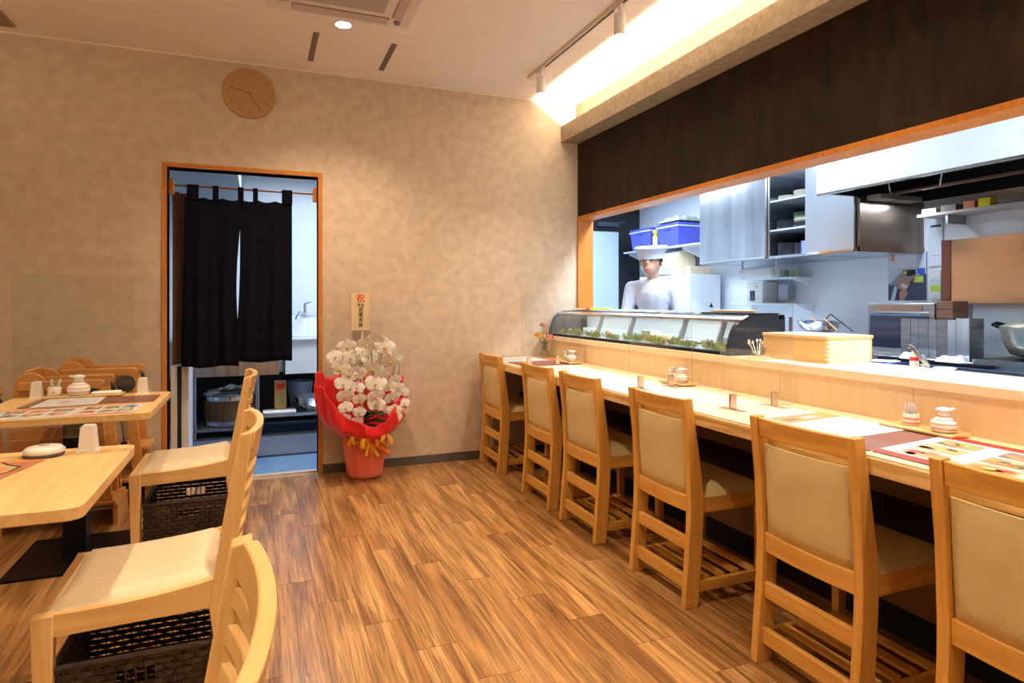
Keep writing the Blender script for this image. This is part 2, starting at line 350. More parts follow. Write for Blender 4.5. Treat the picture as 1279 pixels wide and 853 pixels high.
# back wall with doorway (opening x -0.53..0.375, z 0..2.03)
DX0, DX1, DZ = -0.545, 0.372, 2.035
b = B().box(XL, DX0, YW, 4.64, 0, ZC).box(DX1, 2.37, YW, 4.64, 0, ZC).box(DX0, DX1, YW, 4.64, DZ, ZC)
struct('wall_back', b, WALL, smooth=0)
struct('wall_left', B().box(XL - 0.1, XL, YF, 4.64, 0, ZC), WALL, smooth=0)
struct('wall_front', B().box(XL, 2.5, YF - 0.1, YF, 0, ZC), WALL, smooth=0)
struct('ceiling', B().box(XL, XO + 0.12, YF, 4.64, ZC, ZC + 0.1), CEIL, smooth=0)
struct('trim_1', B().box(XL, 2.36, YW - 0.006, YW, ZC - 0.008, ZC), mat('cornice_cream', (0.88, 0.80, 0.68), 0.6), smooth=0)
b = B().box(XL, DX0 - 0.03, YW - 0.008, YW, 0, 0.062).box(DX1 + 0.03, 2.09, YW - 0.008, YW, 0, 0.062)
struct('baseboard_back', b, BASEB, smooth=0)
# door frame
dfr = struct('door_1', B().box(DX0 - 0.028, DX0, YW - 0.008, 4.648, 0, DZ + 0.028).box(DX1, DX1 + 0.028, YW - 0.008, 4.648, 0, DZ + 0.028)
       .box(DX0, DX1, YW - 0.008, 4.648, DZ, DZ + 0.028), ORW, smooth=0, bevel=0.002)
obj('threshold', B().box(DX0, DX1, 4.60, 4.65, -0.02, 0.004), mat('threshold_alu', (0.8, 0.72, 0.6), 0.35, 0.6), dfr)
# pass-through wall (dark), with orange timber lining
ZO = 1.862
struct('wall_right', B().box(XO, 2.49, YF, YW + 0.001, ZO, ZC), DARK, smooth=0)
b = B().box(XO - 0.006, 2.50, YF, YW - 0.001, ZO - 0.026, ZO).box(XO - 0.006, 2.50, YW - 0.022, YW - 0.001, 0.92, ZO - 0.026)
struct('trim_2', b, ORW, smooth=0)
# stepped beam with cove channel
prof = [(2.22, 2.445), (2.372, 2.445), (2.372, ZC), (2.352, ZC), (2.352, 2.482), (2.235, 2.482), (2.235, 2.572), (2.22, 2.572)]
struct('beam', B().prism([(x, z) for x, z in prof], 'y', YF, YW - 0.001), [BEAM], smooth=0)['label'] = 'stepped ceiling beam with hidden cove light above the dark wall'
cv = obj('cove_strip', B().box(2.336, 2.350, YF + .05, YW - 0.03, 2.484, 2.496), mat('led_strip', (1, 1, 1), 0.5, emit=(1.0, 0.88, 0.7), es=4))
tag(cv, 'thin warm light strip hidden in the channel of the ceiling beam', 'light strip')
# counter base wall and kitchen shell
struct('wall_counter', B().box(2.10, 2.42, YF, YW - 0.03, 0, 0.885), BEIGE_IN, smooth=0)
struct('baseboard_counter', B().box(2.09, 2.10, YF, YW - 0.03, 0, 0.10), BLACKM, smooth=0)
KX = 4.38; KY = 6.75; KZ = 2.56
struct('wall_kitchen_right', B().box(KX, KX + 0.1, YF, KY + 0.1, 0, KZ), KWALL, smooth=0)
struct('wall_kitchen_far', B().box(-2.0, KX, KY, KY + 0.1, 0, KZ), KWALL, smooth=0)
struct('wall_kitchen_near', B().box(2.5, KX, YF - 0.1, YF, 0, KZ), KWALL, smooth=0)
struct('wall_backroom_left', B().box(-2.1, -2.0, 4.64, KY + 0.1, 0, KZ), KWALL, smooth=0)
struct('floor_kitchen', B().box(-2.0, KX, 4.641, KY, -0.05, -0.012).box(2.42, KX, YF, 4.641, -0.05, -0.012), KFLOOR, smooth=0)
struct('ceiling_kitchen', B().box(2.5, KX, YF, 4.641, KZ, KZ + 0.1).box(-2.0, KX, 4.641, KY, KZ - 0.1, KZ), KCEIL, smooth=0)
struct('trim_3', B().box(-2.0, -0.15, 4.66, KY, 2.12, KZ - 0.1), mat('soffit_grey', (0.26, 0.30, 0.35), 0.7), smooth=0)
# far black-framed door
d2 = struct('door_2', B().box(3.50, 4.375, KY - 0.05, KY, 0, 2.45), mat('door_black', (0.012, 0.013, 0.018), 0.35), smooth=0)
obj('door_panel', B().box(3.60, 4.07, KY - 0.058, KY - 0.05, 0.02, 2.03), LTPANEL, d2)
obj('door_closer', B().box(3.76, 4.05, KY - 0.11, KY - 0.05, 2.09, 2.14).tube([(4.05, KY - 0.09, 2.15), (4.13, KY - 0.13, 2.14)], 0.012), mat('closer_metal', (0.10, 0.11, 0.14), 0.35, 0.6), d2)

# ================================================================== CEILING FITTINGS
def downlight(x, y, label):
    t = thing('downlight', label, 'ceiling light', (x, y, ZC), 'recessed downlights in the dining room ceiling')
    obj('trim_ring', B().lathe([(0.055, 0.0), (0.055, -0.006), (0.043, -0.006), (0.043, 0.0)], n=28, caps=False), WHITE, t)
    obj('lens', B().lathe([(0.043, -0.003), (0.040, -0.0045)], n=28), EMW, t)
    return t
d0 = downlight(*DOWN[0], 'glowing round downlight in the ceiling between the two thin grilles')
for (x, y), lb in zip(DOWN[1:], ['round downlight behind the viewpoint, nearest above the aisle', 'round downlight furthest behind the viewpoint', 'round downlight above the far square table',
                                 'round downlight above the nearest dining chair', 'round downlight by the left wall near the far corner', 'round downlight by the left wall near the viewpoint']):
    dup(d0, (x, y, ZC), lb)
SLOTG = mat('slot_grey', (0.16, 0.13, 0.11), 0.5)
def slot(x, lb):
    t = thing('slot_diffuser', lb, 'air grille', (x, 4.085, ZC), 'thin slot grilles in the ceiling')
    obj('slot_frame', B().box(-0.017, 0.017, -0.232, 0.232, -0.004, 0), SLOTG, t)
    for i in (-1, 0, 1): obj('blade', B().box(i * 0.009 - 0.002, i * 0.009 + 0.002, -0.226, 0.226, -0.008, -0.004), mat('slot_blade', (0.30, 0.26, 0.22), 0.5) if i == -1 else bpy.data.materials['slot_blade'], t)
slot(0.307, 'thin grey slot grille in the ceiling left of the glowing downlight'); slot(0.765, 'thin grey slot grille in the ceiling right of the glowing downlight')
# cassette air conditioner
t = thing('cassette_air_conditioner', 'white square cassette air conditioner at the top edge of the photo', 'air conditioner', (0.402, 3.17, ZC))
AC = mat('ac_plastic', (0.72, 0.64, 0.56), 0.45); ACG = mat('ac_dark', (0.22, 0.17, 0.14), 0.6)
obj('panel', B().prism(rrect(-0.375, 0.375, -0.375, 0.375, 0.02), 'z', -0.035, 0), AC, t, bevel=0.004)
obj('intake_grille', B().box(-0.21, 0.21, -0.21, 0.21, -0.040, -0.035), mat('ac_grille', (0.42, 0.36, 0.31), 0.6), t)
for k in range(4):
    T = Matrix.Rotation(k * pi / 2, 4, 'Z'); q = B(); q.T = T; q.box(-0.25, 0.25, 0.262, 0.318, -0.0365, -0.034)
    s_ = obj('air_slot', q, ACG, t); q = B(); q.T = T @ Matrix.Translation((0, 0.288, -0.044)) @ Matrix.Rotation(radians(-14), 4, 'X'); q.box(-0.245, 0.245, -0.024, 0.024, -0.003, 0.003)
    obj('louver', q, mat('ac_louver', (0.50, 0.42, 0.36), 0.5) if k == 0 else bpy.data.materials['ac_louver'], s_)
obj('corner_sensor', B().lathe([(0.02, 0), (0.016, -0.012)], (0.30, 0.30, -0.035), 16), ACG, t)
# square vent at the upper left corner
t = thing('ceiling_vent', 'small flat beige vent in the ceiling at the upper left corner of the photo', 'vent', (-1.43, 4.30, ZC))
obj('cover', B().box(-0.19, 0.12, -0.10, 0.10, -0.014, 0), mat('vent_brown', (0.30, 0.17, 0.10), 0.5), t, bevel=0.003)
obj('cover_rim', B().box(-0.205, 0.135, -0.115, 0.115, -0.005, 0), mat('vent_tan', (0.45, 0.33, 0.22), 0.5), t)
# track and spots
t = thing('lighting_track', 'long cream lighting track on the ceiling above the counter chairs', 'light track', (1.752, 0, ZC))
obj('rail', B().box(-0.017, 0.017, YF + 0.3, 4.06, -0.022, 0), mat('track_white', (0.72, 0.62, 0.50), 0.4), t)
obj('rail_slot', B().box(-0.005, 0.005, -0.05, 3.80, -0.0235, -0.022), BLACKM, t)
def track_spot(y, lb):
    t = thing('track_spotlight', lb, 'spotlight', (1.752, y, ZC - 0.024), 'cylindrical track spotlights above the counter')
    obj('adapter', B().box(-0.014, 0.014, -0.035, 0.035, -0.014, 0.0), WPAINT, t)
    obj('stem', B().lathe([(0.008, -0.045), (0.008, -0.012)], n=10), WPAINT, t)
    obj('head', B().lathe([(0.027, -0.155), (0.030, -0.150), (0.030, -0.045), (0.026, -0.040)], n=22), WPAINT, t)
    obj('lens', B().lathe([(0.022, -0.157), (0.022, -0.1545)], n=18), EMT, t)
    return t
s0 = track_spot(TRACK_Y[0], 'cream cylinder spotlight at the far end of the ceiling track')
for y, lb in zip(TRACK_Y[1:], ['second cream cylinder spotlight from the far end of the track', 'third spotlight from the far end of the track', 'fourth spotlight from the far end of the track', 'fifth spotlight from the far end of the track']):
    dup(s0, (1.752, y, ZC - 0.024), lb)
for i, l_ in enumerate([o for o in bpy.data.objects if o.type == 'LIGHT' and o.name.startswith('track_lamp')]): l_.location.z = 2.565
for i, (x, y) in enumerate([(2.90, 1.0), (2.90, 3.4), (3.30, 5.4)]):
    z = KZ if y < 4.6 else KZ - 0.1
    t = thing('ceiling_batten', ('white fluorescent batten over the near, middle and far kitchen aisle'.replace('near, middle and far', ['near', 'middle', 'far'][i])), 'ceiling light', (x, y, z))
    obj('housing', B().box(-0.18, 0.18, -0.62, 0.62, -0.03, 0), WPAINT, t); obj('tube', B().tube([(0, -0.58, -0.0305 - 0.0), (0, 0.58, -0.0305)], 0.008, 8), EMC, t)

# ================================================================== WALL CLOCK
t = thing('wall_clock', 'round wooden wall clock with raised numerals on the beige wall', 'clock', (-0.064, YW, 2.551))
obj('face', B().lathe([(0.160, -0.020), (0.163, -0.016), (0.163, 0.0)], n=64, axis='y'), CLOCKW, t)
def text_mesh(name, body, size, m, parent, loc, rot=(pi / 2, 0, 0), ext=0.0006, align='CENTER', bold=0.0):
    cu = bpy.data.curves.new(name, 'FONT'); cu.body = body; cu.size = size; cu.align_x = align; cu.align_y = 'CENTER'; cu.extrude = ext; cu.offset = bold
    tmp = bpy.data.objects.new(name, cu); COL.objects.link(tmp); bpy.context.view_layer.update()
    me = bpy.data.meshes.new_from_object(tmp.evaluated_get(bpy.context.evaluated_depsgraph_get()))
    bpy.data.objects.remove(tmp); me.materials.clear(); me.materials.append(m)
    o = bpy.data.objects.new(name, me); COL.objects.link(o); o.parent = parent; o.location = loc; o.rotation_euler = rot
    return o
for k in range(1, 13):
    a = pi / 2 - k * pi / 6
    text_mesh('numeral', str(k), 0.036, CLOCKD, t, (0.128 * cos(a), -0.0215, 0.128 * sin(a)))
def hand(ang, l, wd):
    a = radians(90 - ang); d = Vector((cos(a), 0, sin(a))); n = Vector((-sin(a), 0, cos(a))) * wd
    q = B(); p0 = Vector((0, -0.027, 0)) - d * 0.01; p1 = Vector((0, -0.027, 0)) + d * l; h = Vector((0, 0.003, 0))
    q.add([p0 - n, p0 + n, p1 + n * .6, p1 - n * .6, p0 - n + h, p0 + n + h, p1 + n * .6 + h, p1 - n * .6 + h],
          [(0, 1, 2, 3), (7, 6, 5, 4), (0, 4, 5, 1), (1, 5, 6, 2), (2, 6, 7, 3), (3, 7, 4, 0)]); return q
obj('minute_hand', hand(283, 0.128, 0.0035), CLOCKD, t); obj('hour_hand', hand(146, 0.105, 0.0045), CLOCKD, t)
obj('hub', B().lathe([(0.007, -0.029), (0.007, -0.020)], n=12, axis='y'), CLOCKD, t)

# ================================================================== COUNTER
CZ = 0.757
t = thing('dining_counter', 'long pale wooden dining counter along the kitchen pass-through', 'counter', (0, 0, 0))
obj('countertop', B().box(1.565, 2.085, YF + 0.02, YW - 0.012, CZ - 0.006, CZ), CT, t)
obj('front_edge', B().box(1.560, 2.085, YF + 0.02, YW - 0.012, CZ - 0.052, CZ - 0.006), CTE, t, bevel=0.002)
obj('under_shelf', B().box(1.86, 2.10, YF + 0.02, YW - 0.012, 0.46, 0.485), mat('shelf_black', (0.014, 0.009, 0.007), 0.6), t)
y = YW - 0.014; k = 0
while y > YF + 0.3:
    y1 = max(y - 0.60, YF + 0.02)
    obj('upstand_panel', B().box(2.086, 2.104, y1 + 0.0015, y, CZ, 0.889), PNL, t, loc=None); y = y1
led = obj('ledge', B().box(2.060, 2.435, YF + 0.02, YW - 0.024, 0.889, 0.921), wood('ledge_wood', (0.84, 0.67, 0.44), (0.88, 0.74, 0.53), 'y', 0.35, 0.6), None, bevel=0.002)
tag(led, 'raised pale wooden serving ledge between the counter and the kitchen', 'ledge')

# ================================================================== COUNTER CHAIRS
def counter_chair(label):
    W = 0.20
    t = thing('counter_chair', label, 'chair', (0, 0, 0), 'counter chairs pushed in under the long counter')
    sp = [(0.0, 0), (0.010, 0.12), (0.024, 0.30), (0.027, 0.40), (0.018, 0.60), (-0.004, 0.806),
          (0.034, 0.808), (0.066, 0.60), (0.092, 0.42), (0.086, 0.30), (0.074, 0.12), (0.062, 0)]
    for s in (-1, 1):
        a, c = sorted((s * W, s * (W - 0.030)))
        obj('leg', B().prism(sp, 'y', a, c), HW['z'], t, bevel=0.003, smooth=0.4)
        obj('leg', B().prism([(0.365, 0.0), (0.360, 0.36), (0.402, 0.36), (0.397, 0.0)], 'y', a, c), HW['z'], t, bevel=0.003)
        obj('apron', B().box(0.088, 0.362, a + 0.004, c - 0.004, 0.360, 0.420), HW['x'], t, bevel=0.002)
        obj('stretcher', B().box(0.074, 0.368, a + 0.005, c - 0.005, 0.056, 0.096), HW['x'], t, bevel=0.002)
    obj('apron', B().box(0.372, 0.392, -W + 0.03, W - 0.03, 0.360, 0.420), HW['y'], t)
    def bow(z0, z1, x0f, th, bw, n=10):
        q = B()
        def c_(v): return -bw * (1 - (2 * v - 1) ** 2)
        vs_ = []; fs = []
        for i in range(n + 1):
            v = i / n; y = (-W + 0.03) + v * (2 * W - 0.06)
            for (dx, z) in ((0, z0), (th, z0), (th, z1), (0, z1)): vs_.append((x0f(z) + dx + c_(v), y, z))
        for i in range(n):
            for k in range(4): fs.append((i * 4 + k, i * 4 + (k + 1) % 4, (i + 1) * 4 + (k + 1) % 4, (i + 1) * 4 + k))
        fs += [(3, 2, 1, 0), (n * 4, n * 4 + 1, n * 4 + 2, n * 4 + 3)]
        return q.add(vs_, fs)
    xf = lambda z: 0.034 - max(0, z - 0.40) * 0.070
    obj('crest_rail', bow(0.744, 0.803, xf, 0.022, 0.018), HW['y'], t, bevel=0.003, smooth=0.4)
    # padded back
    def pad(u, v):
        a = 2 * pi * u
        return None
    q = B(); n = 10; mz = 8; th = 0.034
    def front(i, j, side):
        v = i / n; w_ = j / mz; y = (-W + 0.032) + v * (2 * W - 0.064); z = 0.424 + w_ * (0.716 - 0.424)
        e = min(min(v, 1 - v) * 8, min(w_, 1 - w_) * 8, 1); e = sqrt(max(0.0, 1 - (1 - e) ** 2))
        xc = xf(z) + 0.018 - 0.016 * (1 - (2 * v - 1) ** 2)
        return (xc + side * th * 0.5 * (0.25 + 0.75 * e), y, z)
    vs_ = [front(i, j, s) for s in (-1, 1) for i in range(n + 1) for j in range(mz + 1)]; fs = []; M1 = (n + 1) * (mz + 1)
    for s in (0, 1):
        for i in range(n):
            for j in range(mz):
                a = s * M1 + i * (mz + 1) + j; f = (a, a + mz + 1, a + mz + 2, a + 1); fs.append(f if s else f[::-1])
    per = [i * (mz + 1) for i in range(n + 1)] + [n * (mz + 1) + j for j in range(1, mz + 1)] + [i * (mz + 1) + mz for i in range(n - 1, -1, -1)] + [j for j in range(mz - 1, 0, -1)]
    for a, c in zip(per, per[1:] + per[:1]): fs.append((a, c, c + M1, a + M1))
    q.add(vs_, fs); obj('back_cushion', q, LEATH, t, smooth=1.2)
    obj('back_rail', bow(0.362, 0.425, xf, 0.024, 0.010), HW['y'], t, bevel=0.003, smooth=0.4)
    obj('back_rail', bow(0.212, 0.264, lambda z: 0.030, 0.020, 0.0), HW['y'], t, bevel=0.003)
    obj('back_rail', bow(0.064, 0.116, lambda z: 0.022, 0.020, 0.0), HW['y'], t, bevel=0.003)
    # seat cushion, domed
    def seat(u, v):
        x = 0.070 + 0.325 * u; y = (-W + 0.004) + (2 * W - 0.008) * v
        e = min(min(v, 1 - v) * 5.5, min(u, 1 - u) * 5.5, 1); e = sqrt(max(0.0, 1 - (1 - e) ** 2))
        return (x, y, 0.420 + 0.040 * e + 0.004 * sin(pi * u) * sin(pi * v))
    q = B().grid(seat, 14, 14); q.add([(0.070, -W + .004, 0.420), (0.395, -W + .004, 0.420), (0.395, W - .004, 0.420), (0.070, W - .004, 0.420)], [(3, 2, 1, 0)])
    obj('seat', q, LEATH, t, smooth=1.2)
    for x in (0.115, 0.19, 0.265, 0.34): obj('foot_slat', B().box(x - 0.016, x + 0.016, -W + 0.024, W - 0.024, 0.094, 0.106), HW['y'], t)
    return t
CH = [(4.245, 'beige padded counter chair at the far end, beside the beige wall', 1.51), (3.435, 'beige padded counter chair second from the far wall', 1.51),
      (2.90, 'beige padded counter chair third from the far wall', 1.51), (2.20, 'beige padded counter chair fourth from the far wall, before the bare stretch of counter', 1.51),
      (1.45, 'beige padded counter chair fifth from the far wall, before the white and orange menu', 1.505), (0.845, 'nearest beige padded counter chair, cut by the right edge of the photo', 1.50)]
c0 = counter_chair(CH[0][1]); c0.location = (CH[0][2], CH[0][0], 0)
for y, lb, x in CH[1:]: dup(c0, (x, y, 0), lb)

# ================================================================== LEFT TABLES
def square_table(label, loc):
    t = thing('square_table', label, 'table', loc, 'square pale tables on the left')
    obj('tabletop', B().prism(rrect(-0.35, 0.35, -0.355, 0.355, 0.035), 'z', 0.668, 0.700), LW['y'], t, bevel=0.003, smooth=0.4)
    obj('column', B().box(-0.045, 0.045, -0.045, 0.045, 0.012, 0.655), BLACK, t)
    obj('top_bracket', B().box(-0.16, 0.16, -0.16, 0.16, 0.655, 0.668), BLACK, t)
    obj('base_plate', B().box(-0.225, 0.225, -0.25, 0.25, 0.0, 0.012), BLACK, t)
    return t
tb = square_table('square pale wooden table in the left foreground with a salmon picture menu', (-0.738, 2.105, 0))
dup(tb, (-0.792, 3.49, 0), 'square pale wooden table behind the nearer one, covered with menus')

# ================================================================== LEFT DINING CHAIRS
def dining_chair(label):
    W = 0.222
    t = thing('dining_chair', label, 'chair', (0, 0, 0), 'slat-backed dining chairs on the left')
    for s in (-1, 1):
        a, c = sorted((s * W, s * (W - 0.034)))
        obj('leg', B().prism([(-0.045, 0), (-0.080, 0), (-0.126, 0.36), (-0.114, 0.45), (-0.048, 0.818), (-0.018, 0.824), (-0.064, 0.46), (-0.078, 0.38)][::-1], 'y', a, c), LW['z'], t, bevel=0.003, smooth=0.4)
        obj('leg', B().prism([(-0.512, 0), (-0.522, 0.405), (-0.474, 0.405), (-0.480, 0.0)], 'y', a, c), LW['z'], t, bevel=0.003)
        # side apron whose top edge sweeps up to the back
        top = [(-0.475 + 0.363 * i / 10, 0.405 + 0.032 * (i / 10) ** 2.2) for i in range(11)]
        obj('apron', B().prism([(-0.475, 0.350), (-0.112, 0.362)] + top[::-1], 'y', a + 0.003, c - 0.003), LW['x'], t, smooth=0.4)
    obj('apron', B().box(-0.518, -0.494, -W + 0.034, W - 0.034, 0.350, 0.405), LW['y'], t)
    obj('apron', B().box(-0.124, -0.100, -W + 0.034, W - 0.034, 0.360, 0.415), LW['y'], t)
    def seat(u, v):
        x = -0.496 + 0.378 * u; y = (-W + 0.022) + (2 * W - 0.044) * v
        e = min(min(v, 1 - v) * 7, min(u, 1 - u) * 7, 1); e = sqrt(max(0.0, 1 - (1 - e) ** 2))
        return (x, y, 0.400 + 0.032 * e + 0.026 * u ** 2.2 - 0.006 * sin(pi * v))
    q = B().grid(seat, 16, 16); q.add([(-0.496, -W + .022, 0.40), (-0.118, -W + .022, 0.40), (-0.118, W - .022, 0.40), (-0.496, W - .022, 0.40)], [(3, 2, 1, 0)])
    obj('seat', q, SEATL, t, smooth=1.2)
    # bowed slats
    def slat(z0, z1, bw, th):
        q = B(); n = 14; vs_ = []; fs = []
        for i in range(n + 1):
            v = i / n; y = (-W + 0.030) + v * (2 * W - 0.060); d = bw * (1 - (2 * v - 1) ** 2)
            for z, dx in ((z0, 0), (z0, th), (z1, th), (z1, 0)):
                x = -0.100 + (z - 0.46) * 0.178 + 0.004; vs_.append((x + dx + d, y, z))
        for i in range(n):
            for k in range(4): fs.append((i * 4 + k, i * 4 + (k + 1) % 4, (i + 1) * 4 + (k + 1) % 4, (i + 1) * 4 + k))
        fs += [(3, 2, 1, 0), (n * 4, n * 4 + 1, n * 4 + 2, n * 4 + 3)]
        return q.add(vs_, fs)
    obj('crest_rail', slat(0.768, 0.822, 0.022, 0.022), LW['y'], t, bevel=0.003, smooth=0.4)
    for k in range(6): obj('slat', slat(0.728 - 0.054 * k, 0.756 - 0.054 * k, 0.030, 0.014), LW['y'], t, bevel=0.002, smooth=0.4)
    return t
q0 = dining_chair('pale slat-backed chair pulled out at the far square table'); q0.location = (-0.022, 3.475, 0)
dup(q0, (0.0, 2.09, 0), 'pale slat-backed chair beside the nearer square table, its cream seat in full view')
dup(q0, (0.008, 0.835, 0), 'nearest slat-backed chair, only its curved back showing at the bottom left')

# ================================================================== BASKETS
def basket(label, loc, sx, sy, h):
    t = thing('wicker_basket', label, 'basket', loc, 'dark wicker luggage baskets under the dining chairs')
    rows = 15; hh = h / rows
    def wall(p0, p1, hole=None, name='woven_side'):
        """strands weave in and out of the stakes, with real gaps between rows"""
        q = B(); p0 = Vector(p0); p1 = Vector(p1); d = (p1 - p0); ln = d.length; d.normalize(); nrm = Vector((-d.y, d.x, 0)); ns = int(ln / 0.022)
        for r in range(rows):
            z = hh * (r + 0.5)
            for (u0, u1) in ([(0, 1)] if not (hole and r in (rows - 4, rows - 3)) else [(0, 0.40), (0.60, 1)]):
                a0 = int(round(u0 * ns)); a1 = int(round(u1 * ns)); ring = []
                for i in range(a0, a1 + 1):
                    off = 0.0035 * (1 if (i + r) % 2 else -1); p = p0 + d * (ln * i / ns) + nrm * off; ring.append(p)
                vs_ = []; fs = []
                for p in ring:
                    for (o_, dz) in ((-0.002, -hh * .40), (0.002, -hh * .40), (0.002, hh * .40), (-0.002, hh * .40)): vs_.append((p.x + nrm.x * o_, p.y + nrm.y * o_, z + dz))
                for i in range(len(ring) - 1):
                    for k in range(4): fs.append((i * 4 + k, i * 4 + (k + 1) % 4, (i + 1) * 4 + (k + 1) % 4, (i + 1) * 4 + k))
                q.add(vs_, fs)
        for i in range(0, ns + 1, 1):
            p = p0 + d * (ln * i / ns); q.tube([(p.x, p.y, 0.0), (p.x, p.y, h - .005)], 0.0022, 4)
        o = obj(name, q, WICK, t, smooth=0); o['kind'] = 'stuff'
    x, y = sx / 2, sy / 2
    wall((-x, -y, 0), (x, -y, 0), True); wall((x, -y, 0), (x, y, 0)); wall((x, y, 0), (-x, y, 0), True); wall((-x, y, 0), (-x, -y, 0))
    rim = [(-x, -y, h), (x, -y, h), (x, y, h), (-x, y, h), (-x, -y, h)]
    rb = B()
    for a, c in zip(rim, rim[1:]): rb.tube([a, c], 0.008, 8)
    obj('rim', rb, WICK, t)
    obj('bottom', B().box(-x, x, -y, y, 0.003, 0.010), WICK, t)
    return t
ba = basket('dark brown wicker basket under the far slat-backed chair', (-0.305, 3.44, 0), 0.36, 0.36, 0.262)
dup(ba, (-0.300, 2.07, 0), 'dark brown wicker basket under the nearer slat-backed chair with the cream seat')

# ================================================================== LEFT: ACRYLIC SCREENS AND CLIP STANDS
def screen(x0, x1, y, z0, z1, label, stands, sl):
    q = B().prism(rrect(x0, x1, z0, z1, 0.03), 'y', y - 0.0015, y + 0.0015); q.m = [0, 0] + [1] * (len(q.m) - 2); s = obj('acrylic_screen', q, [ACRYL, AEDGE], None)
    tag(s, label, 'partition')
    for x, lb in zip(stands, sl):
        t = thing('clip_stand', lb, 'stand', (x, y, 0.70), 'white tapered clip stands of the acrylic screens')
        for sg in (-1, 1):
            q = B(); n = 8
            pts = [(-0.026, 0.0), (0.026, 0.0), (0.020, 0.075), (0.016, 0.082), (-0.016, 0.082), (-0.020, 0.075)]
            q.prism(pts, 'y', sg * 0.0022, sg * 0.020)
            obj('clamp_half', q, WHITE, t, bevel=0.003)
        obj('foot', B().prism(rrect(-0.031, 0.031, -0.030, 0.030, 0.006), 'z', 0, 0.004), WHITE, t)
screen(-1.02, -0.388, 2.41, 0.745, 1.330, 'clear acrylic screen standing across the nearer square table', (-0.515,), ['white tapered clip stand at the back edge of the nearer table'])
screen(-1.14, -0.464, 3.815, 0.745, 1.318, 'clear acrylic screen standing across the far square table', (-1.035, -0.572), ['white tapered clip stand left of the child seats on the far table', 'white tapered clip stand on the far table beside the doorway frame'])
# ================================================================== PRINTED SHEETS
def sheet(name, label, cat, corners, patches, z, base=PAPER, th=0.0012, group=None):
    """flat printed sheet; corners p00,p10,p11,p01 (x,y); patches: (u0,v0,u1,v1,material)"""
    P = [Vector((c[0], c[1], 0)) for c in corners]
    c = sum(P, Vector()) / 4
    def at(u, v): return (P[0] * (1 - u) * (1 - v) + P[1] * u * (1 - v) + P[2] * u * v + P[3] * (1 - u) * v) - c
    q = B(); vs_ = [at(u, v) for u, v in ((0, 0), (1, 0), (1, 1), (0, 1))]
    q.add([(p.x, p.y, 0) for p in vs_] + [(p.x, p.y, th) for p in vs_], [(3, 2, 1, 0), (4, 5, 6, 7), (0, 1, 5, 4), (1, 2, 6, 5), (2, 3, 7, 6), (3, 0, 4, 7)])
    mats = [base]; k = 0
    for pt in patches:
        u0, v0, u1, v1, m = pt[:5]
        if m not in mats: mats.append(m)
        k += 1; zz = th + 0.00012 + 0.00004 * (k % 6)
        if len(pt) > 5:    # ellipse
            q.add([tuple(at((u0 + u1) / 2 + (u1 - u0) / 2 * cos(a) * (1 + .12 * sin(5 * a)), (v0 + v1) / 2 + (v1 - v0) / 2 * sin(a) * (1 + .1 * cos(4 * a)))[:2]) + (zz,) for a in [2 * pi * i / 14 for i in range(14)]], [tuple(range(14))], mats.index(m))
        else:
            q.add([tuple(at(u, v)[:2]) + (zz,) for u, v in ((u0, v0), (u1, v0), (u1, v1), (u0, v1))], [(0, 1, 2, 3)], mats.index(m))
    o = obj(name, q, mats, None, smooth=0, loc=(c.x, c.y, z)); tag(o, label, cat, group)
    return o
def food_patches(seed, cols, rows, u0=0.03, v0=0.12, u1=0.97, v1=0.9):
    r = random.Random(seed); out = []
    for i in range(cols):
        for j in range(rows):
            a = u0 + (u1 - u0) * i / cols; c = u0 + (u1 - u0) * (i + 0.92) / cols; d = v0 + (v1 - v0) * j / rows; e = v0 + (v1 - v0) * (j + 0.9) / rows
            h = d + (e - d) * 0.16
            for k in range(3): out.append((a + .004, d + (h - d) * (0.15 + 0.28 * k), a + (c - a) * r.uniform(.4, .9), d + (h - d) * (0.27 + 0.28 * k), PGREY))
            out.append((a + (c - a) * .04, h + (e - h) * .06, c - (c - a) * .04, e - (e - h) * .06, r.choice([PFOOD[1], PFOOD[2], PFOOD[3], PFOOD[5], PGREY])))
            out.append((a + (c - a) * .10, h + (e - h) * .14, c - (c - a) * .10, e - (e - h) * .12, r.choice(PFOOD[:3]), 1))
            for k in range(12):
                cx, cy = r.uniform(a + (c - a) * .22, c - (c - a) * .22), r.uniform(h + (e - h) * .22, e - (e - h) * .22); w_, h_ = (c - a) * r.uniform(.08, .2), (e - h) * r.uniform(.08, .2)
                out.append((cx - w_, cy - h_, cx + w_, cy + h_, r.choice(PFOOD + [PRED, PAPER]), 1))
    return out
TZ = 0.7006
# far-left table: big red-and-white menu, white card on brown mat, far brown mat
sheet('picture_menu', 'glossy menu of small dish photos along the front of the far square table', 'menu', [(-1.12, 3.15), (-0.745, 3.15), (-0.745, 3.40), (-1.12, 3.40)], food_patches(3, 4, 2) + [(0, 0.93, 1, 1, PRED)], TZ)
sheet('red_edged_menu', 'white menu with a red lower edge at the right front of the far square table', 'menu', [(-0.735, 3.145), (-0.515, 3.155), (-0.50, 3.42), (-0.735, 3.41)], food_patches(8, 3, 2) + [(0, 0, 1, 0.06, PRED), (0, 0.95, 1, 1, PRED)], TZ)
sheet('placemat', 'dark brown placemat on the far square table beside the doorway', 'placemat', [(-0.74, 3.47), (-0.475, 3.47), (-0.475, 3.70), (-0.74, 3.70)], [], TZ, PBROWN, 0.0025)
sheet('white_menu_card', 'white text menu card on the far square table left of the brown placemat', 'menu', [(-0.96, 3.43), (-0.705, 3.45), (-0.715, 3.70), (-0.955, 3.70)], [(0.05, 0.08 + 0.09 * i, 0.92, 0.10 + 0.09 * i, PGREY) for i in range(9)] + [(0.3, .4, .5, .6, PFOOD[0], 1)], TZ + 0.003)
